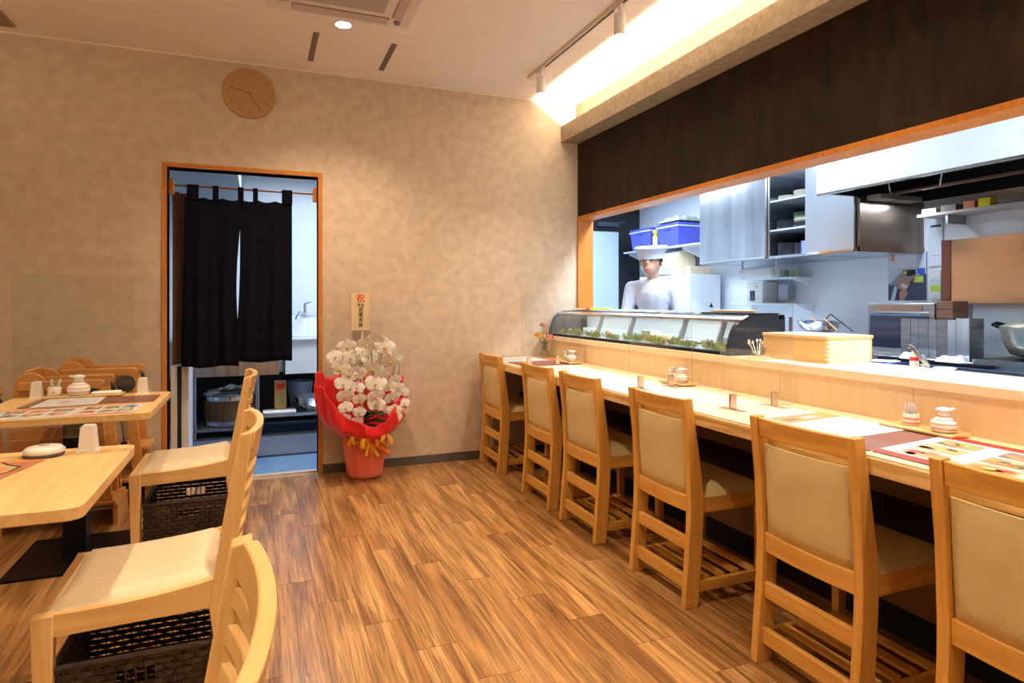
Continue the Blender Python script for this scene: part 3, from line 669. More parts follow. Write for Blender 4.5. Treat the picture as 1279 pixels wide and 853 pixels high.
sheet('brown_menu_folder', 'narrow dark red menu folder at the left of the far square table', 'menu', [(-1.01, 3.45), (-0.965, 3.45), (-0.962, 3.70), (-1.00, 3.70)], [(0.1, 0.1 + 0.2 * i, 0.5, 0.13 + 0.2 * i, PAPER) for i in range(4)], TZ, PBROWN, 0.004)
# near-left table: salmon picture menu
sheet('salmon_picture_menu', 'reddish menu with a photo of a salmon dish on the nearer square table', 'menu', [(-0.97, 1.86), (-0.70, 1.86), (-0.60, 2.33), (-0.87, 2.33)],
      [(0.0, 0.0, 1, 0.20, PAPER), (0, 0.93, 1, 1, PORANGE), (0.12, 0.42, 0.93, 0.95, INK, 1), (0.15, 0.44, 0.90, 0.93, PFOOD[1], 1), (0.22, 0.5, 0.84, 0.86, PFOOD[0], 1), (0.35, 0.6, 0.7, 0.8, PRED, 1), (0.55, 0.55, 0.8, 0.72, PORANGE, 1)], TZ, mat('terracotta_print', (0.45, 0.17, 0.10), 0.4))
# call button / white oval
t = thing('call_button', 'white oval wireless call button on the nearer square table', 'call button', (-0.625, 2.372, 0.700))
obj('base', B().lathe([(0.050, 0), (0.055, 0.006), (0.050, 0.012)], n=28), mat('grey_rubber', (0.08, 0.07, 0.07), 0.6), t)
obj('body', B().lathe([(0.053, 0.011), (0.056, 0.019), (0.046, 0.029), (0.026, 0.033), (0.001, 0.034)], n=28), WHITE, t, smooth=1.2)
obj('button', B().lathe([(0.015, 0.031), (0.014, 0.036), (0.001, 0.037)], n=18), mat('button_grey', (0.5, 0.47, 0.44), 0.4), t)
# soy bottle, toothpick pot, folded cloth on wooden tray
def soy(tp, label, loc, sc=1.0, rot=0.0):
    prof = [(0.028, 0), (0.034, 0.006), (0.037, 0.012), (0.0378, 0.0145), (0.0385, 0.021), (0.0380, 0.0265), (0.0372, 0.0290), (0.034, 0.035), (0.030, 0.0395), (0.0275, 0.0415), (0.020, 0.046), (0.0168, 0.0485), (0.0165, 0.051), (0.0165, 0.062), (0.0165, 0.064), (0.022, 0.068), (0.022, 0.072), (0.014, 0.076), (0.004, 0.079)]
    ms = [0, 0, 1, 0, 0, 1, 0, 0, 1, 0, 0, 1, 0, 0, 0, 0, 0, 0]
    t = thing('soy_sauce_bottle', label, 'bottle', loc, None, rot)
    q = B(); q.T = Matrix.Scale(sc, 4); q.lathe(prof, n=26, m=ms); obj('body', q, [CERA, CSTR], t, smooth=0.8)
    q = B(); q.T = Matrix.Scale(sc, 4); q.tube([(-0.016, 0, 0.069), (-0.028, 0, 0.073), (-0.031, 0, 0.075)], [0.006, 0.0045, 0.003], 8); obj('spout', q, CERA, t)
    return t
def picks(label, loc, sc=1.0, seed=1, flowers=False):
    t = thing('toothpick_pot', label, 'pot', loc)
    q = B(); q.T = Matrix.Scale(sc, 4)
    q.lathe([(0.021, 0), (0.025, 0.008), (0.0255, 0.012), (0.0255, 0.022), (0.025, 0.026), (0.0245, 0.036), (0.022, 0.040), (0.019, 0.040), (0.019, 0.012), (0.001, 0.012)], n=22, m=[0, 1, 0, 1, 0, 0, 0, 0, 0], caps=False)
    if flowers:
        for k in range(5):
            a = 1.2 * k; q.ball((0.0245 * cos(a), 0.0245 * sin(a), 0.018 + .007 * (k % 2)), 0.006, 8, 2)
    obj('pot', q, [CERA, CSTR if not flowers else CERA, PORANGE], t, smooth=0.8)
    r = random.Random(seed)
    for k in range(9):
        a = r.uniform(0, 6.28); ra = r.uniform(.3, 1); q = B(); q.T = Matrix.Scale(sc, 4)
        q.tube([(0.008 * cos(a) * ra, 0.008 * sin(a) * ra, 0.013), (0.024 * cos(a) * ra, 0.024 * sin(a) * ra, 0.066 + r.uniform(0, .010))], [0.0022, 0.0028], 5)
        obj('wrapped_pick', q, PAPER, t)
    return t
def tray(label, loc, w_, d_, rot=0.0):
    t = thing('condiment_tray', label, 'tray', loc, None, rot)
    obj('board', B().box(-w_ / 2, w_ / 2, -d_ / 2, d_ / 2, 0.005, 0.013), TANW, t, bevel=0.002)
    for s in (-1, 1): obj('runner', B().box(-w_ / 2 + .01, w_ / 2 - .01, s * (d_ / 2 - .02) - .006, s * (d_ / 2 - .02) + .006, 0, 0.005), TANW, t)
    return t
tray('small wooden condiment tray on the far square table', (-0.82, 3.757, 0.7005), 0.34, 0.105)
soy(0, 'round white striped soy sauce bottle on the far square table', (-0.845, 3.757, 0.7135), 1.30)
picks('flower-patterned toothpick pot on the far square table', (-0.945, 3.755, 0.7135), 1.15, 2, True)
q = B().prism(rrect(-0.065, 0.065, -0.035, 0.035, 0.02), 'z', 0, 0.011)
tag(obj('folded_towel', q, CLOTH, None, bevel=0.004, loc=(-0.725, 3.760, 0.7135)), 'folded white hand towel beside the striped bottle on the far square table', 'towel')

# ================================================================== COUNTER ITEMS
def scr2(y, x0, x1, ztop, label, feet, ln=0.0):
    q = B().box(x0, x1, y - 0.0015, y + 0.0015, CZ + 0.004, ztop); q.m = [1, 1, 0, 0, 1, 1]; s = obj('acrylic_screen', q, [ACRYL, AEDGE], None); tag(s, label[0], 'partition')
    for x, lb in zip(feet, label[1]):
        t = thing('screen_foot', lb, 'stand', (x, y, CZ), 'steel feet of the counter acrylic screens')
        obj('upright', B().box(-0.014, 0.014, -0.0060, -0.0018, 0.003, 0.060).box(-0.014, 0.014, 0.0018, 0.0060, 0.003, 0.060), mat('foot_steel', (0.62, 0.52, 0.44), 0.25, 0.9) if 'foot_steel' not in bpy.data.materials else bpy.data.materials['foot_steel'], t)
        obj('base', B().box(-0.014, 0.014, -0.065, 0.065, 0.0, 0.003), bpy.data.materials['foot_steel'], t)
scr2(1.985, 1.665, 2.035, 1.205, ('clear acrylic screen on the counter before the wooden box', ['steel screen foot near the counter front, left of the white menu', 'steel screen foot near the upstand, below the small glass jars']), (1.725, 1.935))
scr2(2.64, 1.665, 2.035, 1.205, ('clear acrylic screen in the middle of the long counter', ['steel screen foot nearer the chairs, middle screen', 'steel screen foot nearer the upstand, middle screen']), (1.73, 1.905))
scr2(3.84, 1.600, 2.035, 1.215, ('clear acrylic screen on the counter near the beige wall and vase', ['steel screen foot on the brown placemat near the far chairs', 'steel screen foot near the vase end of the counter']), (1.655, 1.86))

tray('wooden condiment tray on the counter beside the nearest menus', (2.005, 1.415, CZ + .0005), 0.10, 0.24)
soy(0, 'white soy sauce bottle with red stripes beside the nearest menus on the counter', (2.00, 1.345, CZ + 0.0135), 1.0, radians(150))
picks('white striped toothpick pot beside the soy bottle near the nearest menus', (2.01, 1.46, CZ + 0.0135), 1.0, 5)
tray('wooden condiment tray on the middle of the counter behind the bare stretch', (1.995, 2.70, CZ + .0005), 0.10, 0.20)
soy(0, 'striped soy sauce bottle on the middle condiment tray', (1.99, 2.665, CZ + 0.0135), 0.95, radians(150))
picks('toothpick pot on the middle condiment tray', (2.00, 2.755, CZ + 0.0135), 0.95, 6)
tray('wooden condiment tray on the counter near the far wall', (1.985, 3.90, CZ + .0005), 0.10, 0.20)
soy(0, 'striped soy sauce bottle on the far condiment tray', (1.98, 3.865, CZ + 0.0135), 1.0, radians(150))
picks('toothpick pot on the far condiment tray', (1.99, 3.955, CZ + 0.0135), 1.0, 9)
z = CZ + 0.0006
lines = [(0.06, 0.07 + 0.075 * i, 0.93, 0.085 + 0.075 * i, PGREY) for i in range(12)]
sheet('placemat', 'brown placemat on the counter between the white menu and the red menu', 'placemat', [(1.60, 1.29), (1.99, 1.30), (1.99, 1.66), (1.60, 1.66)], [], z, PBROWN, 0.0022)
sheet('drinks_menu', 'white text menu lying on the brown placemat in front of the fifth chair', 'menu', [(1.645, 1.42), (1.985, 1.445), (1.985, 1.70), (1.64, 1.665)], [(a, c, d, e, m) for a, c, d, e, m in [(0.06 + .30 * k, 0.08 + 0.10 * i, 0.06 + .30 * k + .24, 0.095 + 0.10 * i, PGREY) for i in range(9) for k in range(3)]], z + 0.0026, mat('lilac_paper', (0.60, 0.60, 0.67), 0.4))
sheet('orange_menu', 'orange menu card with a dark title sticking out behind the white text menu', 'menu', [(1.66, 1.672), (1.985, 1.705), (1.985, 1.835), (1.66, 1.80)], [(0, 0.82, 1, 1, PAPER), (0, 0, 0.14, 1, PAPER), (0.22, 0.25, 0.42, 0.5, PFOOD[3]), (0.52, 0.3, 0.74, 0.5, PAPER)], z, PORANGE)
sheet('red_picture_menu', 'large white menu with red borders and photos of grilled dishes before the nearest counter chair', 'menu', [(1.60, 0.72), (2.00, 0.80), (2.00, 1.335), (1.605, 1.285)],
      food_patches(21, 3, 3, 0.115, 0.02, 0.87, 0.98) + [(0.0, 0.0, 0.10, 1.0, PRED), (0.88, 0, 1, 1, PRED), (0.01, 0.86, 0.09, 0.95, PAPER, 1), (0.91, 0.2, 0.97, 0.45, PAPER), (0.91, 0.5, 0.97, 0.75, PAPER)], z + 0.0025)
sheet('placemat', 'dark red placemat on the counter at the far wall', 'placemat', [(1.60, 3.80), (1.99, 3.80), (1.99, 4.12), (1.60, 4.12)], [], z, mat('dark_red_mat', (0.22, 0.05, 0.05), 0.4), 0.002)
sheet('white_menu_card', 'white menu card at the far end of the counter by the wall', 'menu', [(1.62, 4.14), (1.93, 4.14), (1.95, 4.40), (1.62, 4.40)], lines, z)
sheet('orange_menu', 'orange-brown menu card beside the flower vase', 'menu', [(1.955, 4.00), (2.045, 4.02), (2.05, 4.44), (1.96, 4.44)], [(0.1, 0.1, .9, .3, PFOOD[1])], z + 0.0022, PORANGE)
# flower vase
t = thing('flower_vase', 'small glass vase with orange and pink flowers in the corner of the counter', 'vase', (2.015, 4.38, CZ + 0.004))
obj('glass', B().lathe([(0.030, 0), (0.034, 0.02), (0.026, 0.06), (0.020, 0.085), (0.026, 0.10), (0.024, 0.10), (0.018, 0.085), (0.024, 0.06), (0.031, 0.02), (0.001, 0.006)], n=20, caps=False), CUPGL, t)
obj('water', B().lathe([(0.029, 0.008), (0.0225, 0.055)], n=16), mat('vase_water', (0.45, 0.42, 0.2), 0.05), t)
FLO = [((-0.055, -0.01, 0.165), 0.044, mat('orange_flower', (0.86, 0.45, 0.08), 0.6)), ((0.03, -0.03, 0.150), 0.046, mat('pink_flower', (0.82, 0.38, 0.28), 0.6)), ((-0.012, 0.0, 0.245), 0.038, mat('pale_pink_flower', (0.74, 0.45, 0.36), 0.6)), ((0.012, -.01, 0.200), 0.016, bpy.data.materials['pink_flower'])]
for (c, r, m) in FLO:
    q = B()
    for ring in range(3):
        n = 7
        for k in range(n):
            a = 2 * pi * k / n + ring * .4; el = -0.15 + ring * 0.5
            def pet(u, v, a=a, el=el, r=r * (1 - .18 * ring)):
                w_ = sin(pi * min(1, u * .8 + .1)) * 0.5; d = Vector((cos(a), sin(a), 0)); s_ = Vector((-sin(a), cos(a), 0))
                return Vector(c) + d * r * u * cos(el) * 1.15 + s_ * r * w_ * (v - .5) * 2.6 + Vector((0, 0, r * u * sin(el) + r * .15 * (v - .5) ** 2))
            q.grid(pet, 4, 3)
    q.ball(c, r * .62, 12, 0, (1, 1, .8))
    obj('bloom', q, m, t, smooth=1.0)
    obj('stem', B().tube([(0, 0, 0.01), (c[0] * .35, c[1] * .35, 0.09), c], 0.0022, 6), STEMG, t)
for k in range(6):
    a = 1.1 * k; q = B(); q.grid(lambda u, v: (cos(a) * 0.055 * u + (v - .5) * 0.02 * sin(pi * u) * -sin(a), sin(a) * 0.035 * u + (v - .5) * 0.02 * sin(pi * u) * cos(a), 0.09 + 0.06 * u - .03 * u * u), 5, 2)
    obj('leaf', q, STEMG, t, solid=0.0006)
for k in range(3):
    obj('twig', B().tube([(0, 0, 0.05), (0.04 * (k - 1), 0.0, 0.14), (0.09 * (k - 1) - .03, 0.0, 0.20 + .02 * k)], 0.0012, 5), mat('twig_brown', (0.14, 0.09, 0.05), 0.7) if k == 0 else bpy.data.materials['twig_brown'], t)

# wooden lidded box on the ledge
t = thing('sushi_wood_box', 'shallow wooden lidded box with finger joints on the serving ledge', 'box', (2.333, 2.147, 0.922))
LX, LY, hB = 0.130, 0.181, 0.100
obj('front_board', B().box(-LX, -LX + .012, -LY, LY, 0, hB), TANW, t); obj('back_board', B().box(LX - .012, LX, -LY, LY, 0, hB), TANW, t)
for s in (-1, 1): obj('end_board', B().box(-LX + .012, LX - .012, min(s * LY, s * (LY - .012)), max(s * LY, s * (LY - .012)), 0, hB), TANL, t)
for k in range(5): obj('finger_joint', B().box(-LX - .0006, -LX + .0125, -LY - 0.0006, -LY + .012, 0.012 + 0.018 * k, 0.021 + 0.018 * k), TANL, t)
obj('bottom_board', B().box(-LX + .012, LX - .012, -LY + .012, LY - .012, 0, 0.006), TANW, t)
obj('lid', B().box(-LX - 0.004, LX + 0.004, -LY - 0.004, LY + 0.004, hB, hB + 0.014), wood('lid_wood', (0.74, 0.50, 0.24), (0.82, 0.60, 0.32), 'y', 0.45), t, bevel=0.002)
# small condiment glasses on a coaster
t = thing('small_glass_jar', 'small glass jar of metal picks on a coaster in front of the wooden box', 'jar', (2.125, 2.275, 0.9295))
obj('glass', B().lathe([(0.026, 0), (0.030, 0.01), (0.036, 0.042), (0.034, 0.042), (0.028, 0.012), (0.001, 0.006)], n=20, caps=False), CUPGL, t)
rr_ = random.Random(4)
for k in range(6):
    a = rr_.uniform(0, 6.28); obj('pick', B().tube([(0.014 * cos(a), 0.014 * sin(a), 0.008), (0.042 * cos(a), 0.042 * sin(a), 0.060 + .01 * (k % 2))], 0.0022, 6).ball((0.042 * cos(a), 0.042 * sin(a), 0.062 + .01 * (k % 2)), 0.007, 8), mat('pale_metal', (0.8, 0.74, 0.62), 0.25, 0.8) if k == 0 else bpy.data.materials['pale_metal'], t)
q = B().lathe([(0.052, 0), (0.054, 0.004), (0.050, 0.008)], n=28)
tag(obj('coaster', q, TANW, None, loc=(2.125, 2.275, 0.9212)), 'round wooden coaster under the small glass jar', 'coaster')

# ================================================================== SUSHI SHOWCASE
t = thing('sushi_showcase', 'long refrigerated glass sushi showcase on the serving ledge', 'display case', (0, 0, 0.9215))
Y0, Y1 = 2.42, 4.455; zc = 0.195
obj('base_tray', B().box(2.082, 2.425, Y0, Y1, 0, 0.016), BLACK, t)
obj('tray_liner', B().box(2.095, 2.39, Y0 + .03, Y1 - .03, 0.016, 0.019), STEELD, t)
arc = [(2.086, 0.016), (2.094, 0.060), (2.108, 0.105), (2.128, 0.140), (2.155, 0.163)]
q = B().prism(arc + [(x + .003, z) for x, z in arc[::-1]], 'y', Y0 + .03, Y1 - .035); obj('curved_front_glass', q, CASEGL, t, smooth=1.0)
obj('top_glass', B().box(2.19, 2.40, Y0 + .02, Y1 - .02, 0.176, 0.180), CASEGL, t)
obj('top_frame', B().prism([(2.150, 0.160), (2.195, 0.172), (2.195, 0.186), (2.150, 0.174)], 'y', Y0, Y1).box(2.385, 2.425, Y0, Y1, 0.170, 0.192), STEEL, t, bevel=0.002)
obj('lamp_tube', B().tube([(2.22, Y0 + .05, 0.1705), (2.22, Y1 - .05, 0.1705)], 0.004, 8), EMC, t)  # added glowing tube to go with the showcase fill, not a seen fitting
obj('rear_doors', B().box(2.402, 2.408, Y0 + .02, Y1 - .02, 0.016, 0.172), CASEBK, t)
ep = [(2.084, 0.016), (2.092, 0.060), (2.106, 0.105), (2.126, 0.142), (2.150, 0.165), (2.20, 0.190), (2.425, 0.195), (2.425, 0.016)]
for s, a, c in ((0, Y0, Y0 + .030), (1, Y1 - .035, Y1)): obj('end_panel', B().prism(ep, 'y', a, c), DGLASS if s == 0 else mat('dark_end', (0.05, 0.042, 0.04), 0.3), t)
for y in (4.02, 3.60, 3.05, 2.72): obj('divider', B().prism([(2.25, 0.02), (2.30, 0.165), (2.335, 0.165), (2.285, 0.02)], 'y', y, y + .012), mat('divider_grey', (0.22, 0.19, 0.18), 0.4) if y > 4 else bpy.data.materials['divider_grey'], t)
obj('evaporator', B().box(2.33, 2.40, Y0 + .35, Y1 - .10, 0.020, 0.060), CASEBK, t)
NTH = ['first', 'second', 'third', 'fourth', 'fifth', 'sixth', 'seventh', 'eighth', 'ninth', 'tenth', 'eleventh', 'twelfth', 'thirteenth', 'fourteenth', 'fifteenth']
# garnish and seafood
rr_ = random.Random(11)
for k in range(15):
    yy = 4.30 - k * 0.125; q = B()
    for i in range(30 if k % 2 else 44):
        a = rr_.uniform(0, 6.28); ra = rr_.uniform(0, 0.05); c = Vector((2.132 + (.022 if k % 2 else 0) + 0.4 * ra * cos(a), yy + ra * sin(a) * 1.2, 0.945)); d = Vector((rr_.uniform(-.3, .6), rr_.uniform(-1, 1), rr_.uniform(.5, 1.4))).normalized() * rr_.uniform(.018, .052 if k % 3 else .036)
        s_ = d.cross(Vector((1, 0, 0))).normalized() * 0.006; q.add([c - s_, c + s_, c + d * .6 + s_ * 1.4, c + d, c + d * .6 - s_ * 1.4], [(0, 1, 2, 3, 4)])
    o = obj('parsley_garnish', q, GREENL, None, smooth=0, solid=0.0006); o.location = (0, 0, 0)
    tag(o, NTH[k] + ' curly green garnish sprig from the far end along the showcase glass', 'garnish', 'green garnish sprigs inside the sushi showcase')
for k, (yy, m, kind) in enumerate([(4.18, SHELL, 'shell'), (3.92, SHELL, 'shell'), (3.82, SHELL, 'shell'), (3.62, PFOOD[0], 'shell'), (3.10, PFOOD[1], 'fish'), (2.98, SHELL, 'shell'), (2.86, FISH, 'fish'), (2.72, FISH, 'fish'), (2.62, PFOOD[3], 'shell'), (2.54, PFOOD[1], 'fish')]):
    q = B()
    if kind == 'shell':
        def sh(u, v, r=0.036):
            a = -1.2 + 2.4 * u; rr = r * v * (1 + .05 * cos(22 * a)); return (0.35 * rr * cos(a) - .012, rr * sin(a), 0.004 + rr * cos(a) * .75 + .010 * sin(pi * v))
        q.grid(sh, 22, 6); o = obj('scallop_shell', q, m, None, solid=0.003, loc=(2.128, yy, 0.950), smooth=1)
        tag(o, ['pinkish scallop shell at the far end inside the showcase', 'pink scallop shell beside the first divider in the showcase', 'pink scallop shell just right of the first divider in the showcase', 'orange scallop shell by the second divider in the showcase', '', 'pale scallop shell right of the middle divider in the showcase', '', '', 'dark shell near the near end of the showcase', ''][k], 'shell')
    else:
        q.tube([(0, -0.08, 0.012), (0, -0.05, 0.014), (0, 0.02, 0.018), (0, 0.06, 0.014), (0, 0.075, 0.012), (0, 0.10, 0.014)], [0.006, 0.016, 0.021, 0.012, 0.006, 0.018], 12, flat=0.7)
        o = obj('whole_fish', q, m, None, loc=(2.215, yy, 0.946), smooth=1)
        tag(o, {4: 'brownish piece of fish left of the middle of the showcase', 6: 'silver fish near the middle divider of the showcase', 7: 'silver fish nearest the last divider of the showcase', 9: 'brownish piece of fish at the near end of the showcase'}[k], 'fish')
t = thing('food_tub', 'clear tub with an orange bottom inside the showcase', 'container', (2.25, 3.30, 0.942))
obj('orange_block', B().box(-0.04, 0.04, -0.10, 0.10, 0, 0.035), PFOOD[4], t); obj('tub', B().box(-0.035, 0.035, -0.03, 0.07, 0.036, 0.062), CASEBK, t)
# things on top of the case
ZT = 0.9215 + 0.1925
t = thing('chopstick_case', 'wooden chopsticks with a pink and yellow wrapper on the far end of the showcase', 'chopsticks', (2.26, 4.23, ZT + .003), None, radians(8))
for k in range(2):
    obj('wooden_stick', B().tube([(0.006 * k, 0.14, 0.010), (0.006 * k + .02, -0.02, 0.010)], 0.006, 8), TANW, t)
    obj('wrapper', B().tube([(0.006 * k + .02, -0.02, 0.011), (0.006 * k + .024, -0.07, 0.011)], 0.009, 8), mat('pink_wrapper', (0.8, 0.05, 0.10), 0.4) if k == 0 else bpy.data.materials['pink_wrapper'], t)
    obj('yellow_grip', B().tube([(0.006 * k + .024, -0.07, 0.011), (0.006 * k + .04, -0.28, 0.013)], 0.008, 8), mat('lime_wrapper', (0.70, 0.80, 0.05), 0.4) if k == 0 else bpy.data.materials['lime_wrapper'], t)
t = thing('black_serving_tray', 'long black tray on the near end of the showcase', 'tray', (2.31, 2.62, ZT)); obj('tray', B().box(-0.075, 0.075, -0.20, 0.20, 0, 0.008), BLACK, t, bevel=0.003); obj('lip', B().box(-0.08, 0.08, -0.205, 0.205, 0.006, 0.010), BLACK, t)
for k in range(3): tag(obj('wooden_skewer', B().tube([(2.275 + .02 * k, 2.78 - .02 * k, ZT + .018), (2.27 + .025 * k, 2.46 + .02 * k, ZT + .018)], 0.0055, 8), TANW, None), ['left', 'middle', 'right'][k] + ' wooden cooking chopstick lying on the long black tray', 'chopsticks', 'cooking chopsticks on the black tray')
rr_ = random.Random(5)
for k in range(6):
    q = B().lathe([(0.030, 0), (0.062, 0.006), (0.072, 0.012), (0.070, 0.013), (0.030, 0.004)], n=24, caps=False)
    tag(obj('dish', q, mat('blue_white_glaze', (0.50, 0.58, 0.78), 0.15) if k == 0 else bpy.data.materials['blue_white_glaze'], None, loc=(2.29 + .015 * (k % 2), 3.02 + 0.16 * k, ZT + .001), smooth=1), NTH[k] + ' small blue and white dish from the near end on top of the showcase', 'dish', 'dishes on top of the showcase')

# ================================================================== ORCHID
OX, OY = 0.662, 4.34
t = thing('potted_orchid', 'white moth orchids in a red-wrapped pot with an orange bow', 'potted plant', (OX, OY, 0))
q = B()
def pot(u, v):
    a = 2 * pi * u; z = 0.0 + 0.30 * v; r = 0.112 + 0.040 * v + (0.007 * sin(9 * a + 3 * v) + 0.004 * sin(23 * a)) * (0.3 + v) - (0.02 if v < 0.03 else 0) - 0.014 * math.exp(-((v - .90) / .10) ** 2)
    return (r * cos(a), r * sin(a) * 0.95, z)
q.grid(pot, 60, 14, closed=True); q.lathe([(0.09, 0.001), (0.0, 0.002)], n=20, caps=False); obj('pot_wrap', q, PINK, t, smooth=1.0, solid=0.002)
def wrap(u, v):
    a = 2 * pi * u; ca, sa = cos(a), sin(a); back = max(0.0, sa); front = max(0.0, -sa)
    top = 0.40 + 0.28 * back ** .7 + (0.26 if ca < 0 else 0.20) * abs(ca) ** 1.5 * (1 - back * .8) - 0.03 * front + 0.020 * sin(7 * a + 1)
    rx = 0.290 + (0.015 if ca < 0 else -0.015); ry = 0.150 if sa > 0 else 0.235
    w_ = sin(min(v * 1.7, 1.0) * pi / 2); cr = 0.012 * sin(9 * a + 5 * v) * v + 0.010 * sin(23 * a + 3 * v) * v
    x = (0.125 + (rx - 0.125) * w_ + cr) * ca; y = (0.120 + (ry - 0.120) * w_ + cr * .6) * sa
    return (x - .012 * v, y, 0.255 + (top - 0.255) * v)
q = B().grid(wrap, 72, 18, closed=True); obj('red_wrap', q, RED, t, smooth=0.35, solid=0.002)
obj('soil', B().lathe([(0.13, 0.30), (0.0, 0.31)], n=20, caps=False), BLACKM, t)
# leaves
for (a, ln, wd, z0, el) in [(-1.9, .20, .036, .35, .35), (-2.6, .22, .034, .37, .45), (3.0, .24, .030, .40, .6), (-0.6, .20, .036, .36, .45), (-1.2, .22, .040, .34, .2), (0.1, .22, .034, .38, .6), (-2.2, .25, .034, .33, .30), (-0.9, .17, .038, .40, .75), (-1.55, .18, .04, .42, .8)]:
    def lf(u, v, a=a, ln=ln, wd=wd, z0=z0, el=el):
        d = Vector((cos(a), sin(a), 0)); s_ = Vector((-sin(a), cos(a), 0)); w_ = wd * sin(pi * (0.12 + 0.88 * u)) ** 0.6
        r = ln * u; return d * (r * cos(el * (1 - u))) + s_ * w_ * (2 * v - 1) + Vector((0, 0, z0 + ln * sin(el) * u - 0.10 * u * u + 0.010 * (2 * v - 1) ** 2))
    obj('leaf', B().grid(lf, 10, 4), GREEN, t, smooth=1.2, solid=0.002)
# flowers: x, z in the room, half width
FL = [(0.526, 0.885, 0.057), (0.446, 0.825, 0.048), (0.55, 0.815, 0.05), (0.485, 0.748, 0.057), (0.581, 0.713, 0.061), (0.501, 0.653, 0.053), (0.588, 0.624, 0.043), (0.51, 0.573, 0.053), (0.6, 0.547, 0.043), (0.513, 0.501, 0.043), (0.596, 0.468, 0.038), (0.51, 0.432, 0.032), (0.579, 0.405, 0.04),
      (0.717, 0.938, 0.048), (0.65, 0.897, 0.057), (0.771, 0.879, 0.063), (0.663, 0.824, 0.061), (0.81, 0.781, 0.057), (0.688, 0.734, 0.061), (0.707, 0.643, 0.063), (0.703, 0.563, 0.057), (0.711, 0.506, 0.053), (0.797, 0.619, 0.05), (0.816, 0.541, 0.05), (0.823, 0.463, 0.045), (0.836, 0.42, 0.038), (0.856, 0.61, 0.038), (0.895, 0.575, 0.036), (0.901, 0.503, 0.034), (0.901, 0.447, 0.028), (0.862, 0.798, 0.032), (0.778, 0.472, 0.030),
      (0.745, 0.69, 0.045), (0.54, 0.70, 0.045), (0.845, 0.66, 0.035), (0.62, 0.86, 0.04)]
def flower_mesh():
    q = B()
    def petal(ang, ln, wd, cup, back=0.0):
        def f(u, v):
            d = Vector((cos(ang), 0, sin(ang))); s_ = Vector((-sin(ang), 0, cos(ang))); w_ = wd * (sin(pi * min(1.0, 0.10 + 0.90 * u)) ** 0.55) if u < 0.999 else 0.0
            return d * ln * u + s_ * w_ * (2 * v - 1) + Vector((0, -cup * u * u * ln + back + .10 * ln * (2 * v - 1) ** 2 * u, 0))
        q.grid(f, 6, 4)
    petal(radians(8), 1.0, 0.58, 0.10, -0.03); petal(radians(172), 1.0, 0.58, 0.10, -0.03)
    petal(radians(90), 0.86, 0.36, 0.15, 0.02); petal(radians(222), 0.84, 0.33, 0.15, 0.02); petal(radians(318), 0.84, 0.33, 0.15, 0.02)
    return q
def lip_mesh():
    q = B(); q.ball((0, -0.12, -0.10), 0.13, 8, 0, (1, 1, 1.1)); q.ball((-.1, -0.16, -0.04), 0.07, 6, 0); q.ball((.1, -0.16, -0.04), 0.07, 6, 0); q.ball((0, -.16, -.24), .06, 6, 0, (1, 1, 1.6)); return q
fm = None; rr_ = random.Random(3)
for i, (x, z, s) in enumerate(FL):
    if fm is None:
        f_ = obj('flower', flower_mesh(), PETAL, t, smooth=1.2); lp = obj('lip', lip_mesh(), LIP, f_, smooth=1.2); fm = f_
    else: f_ = cp(fm, t)
    arch = 0.10 + 0.10 * (0.95 - z)
    f_.location = (x - OX, -arch - rr_.uniform(0.0, 0.035) + (0.03 if x > .84 else 0), z); s *= 1.20
    f_.scale = (s, s, s); f_.rotation_euler = (rr_.uniform(-.15, .40), rr_.uniform(-.25, .25), rr_.uniform(-.45, .35))
for pts in ([(0.02, 0, .32), (-.04, .0, .62), (-.08, -.03, .86), (-.15, -.10, .92), (-.20, -.12, .84), (-.17, -.13, .65), (-.15, -.14, .42), (-.15, -.14, .38)], [(0.03, 0, .32), (0, .0, .60), (-.03, -.05, .78), (-.07, -.11, .74), (-.07, -.14, .55), (-.08, -.15, .37)],
            [(0.04, 0, .32), (.09, 0, .70), (.12, -.04, .93), (.06, -.10, .97), (.02, -.12, .85), (.04, -.14, .65), (.05, -.14, .45)], [(0.05, 0, .32), (.17, 0, .60), (.21, -.03, .82), (.22, -.07, .76), (.20, -.09, .62), (.16, -.13, .45), (.17, -.13, .36)]):
    obj('flower_stem', B().tube(pts, 0.0032, 6), STEMG, t, smooth=1)
for x, y, z in ((-.135, -.19, .335), (.25, -.10, .37), (.19, -.12, .34)): obj('bud', B().ball((x, y, z), 0.010, 8, 0, (1, 1, 1.3)), mat('bud_green', (0.50, 0.55, 0.12), 0.5) if x < 0 else bpy.data.materials['bud_green'], t)
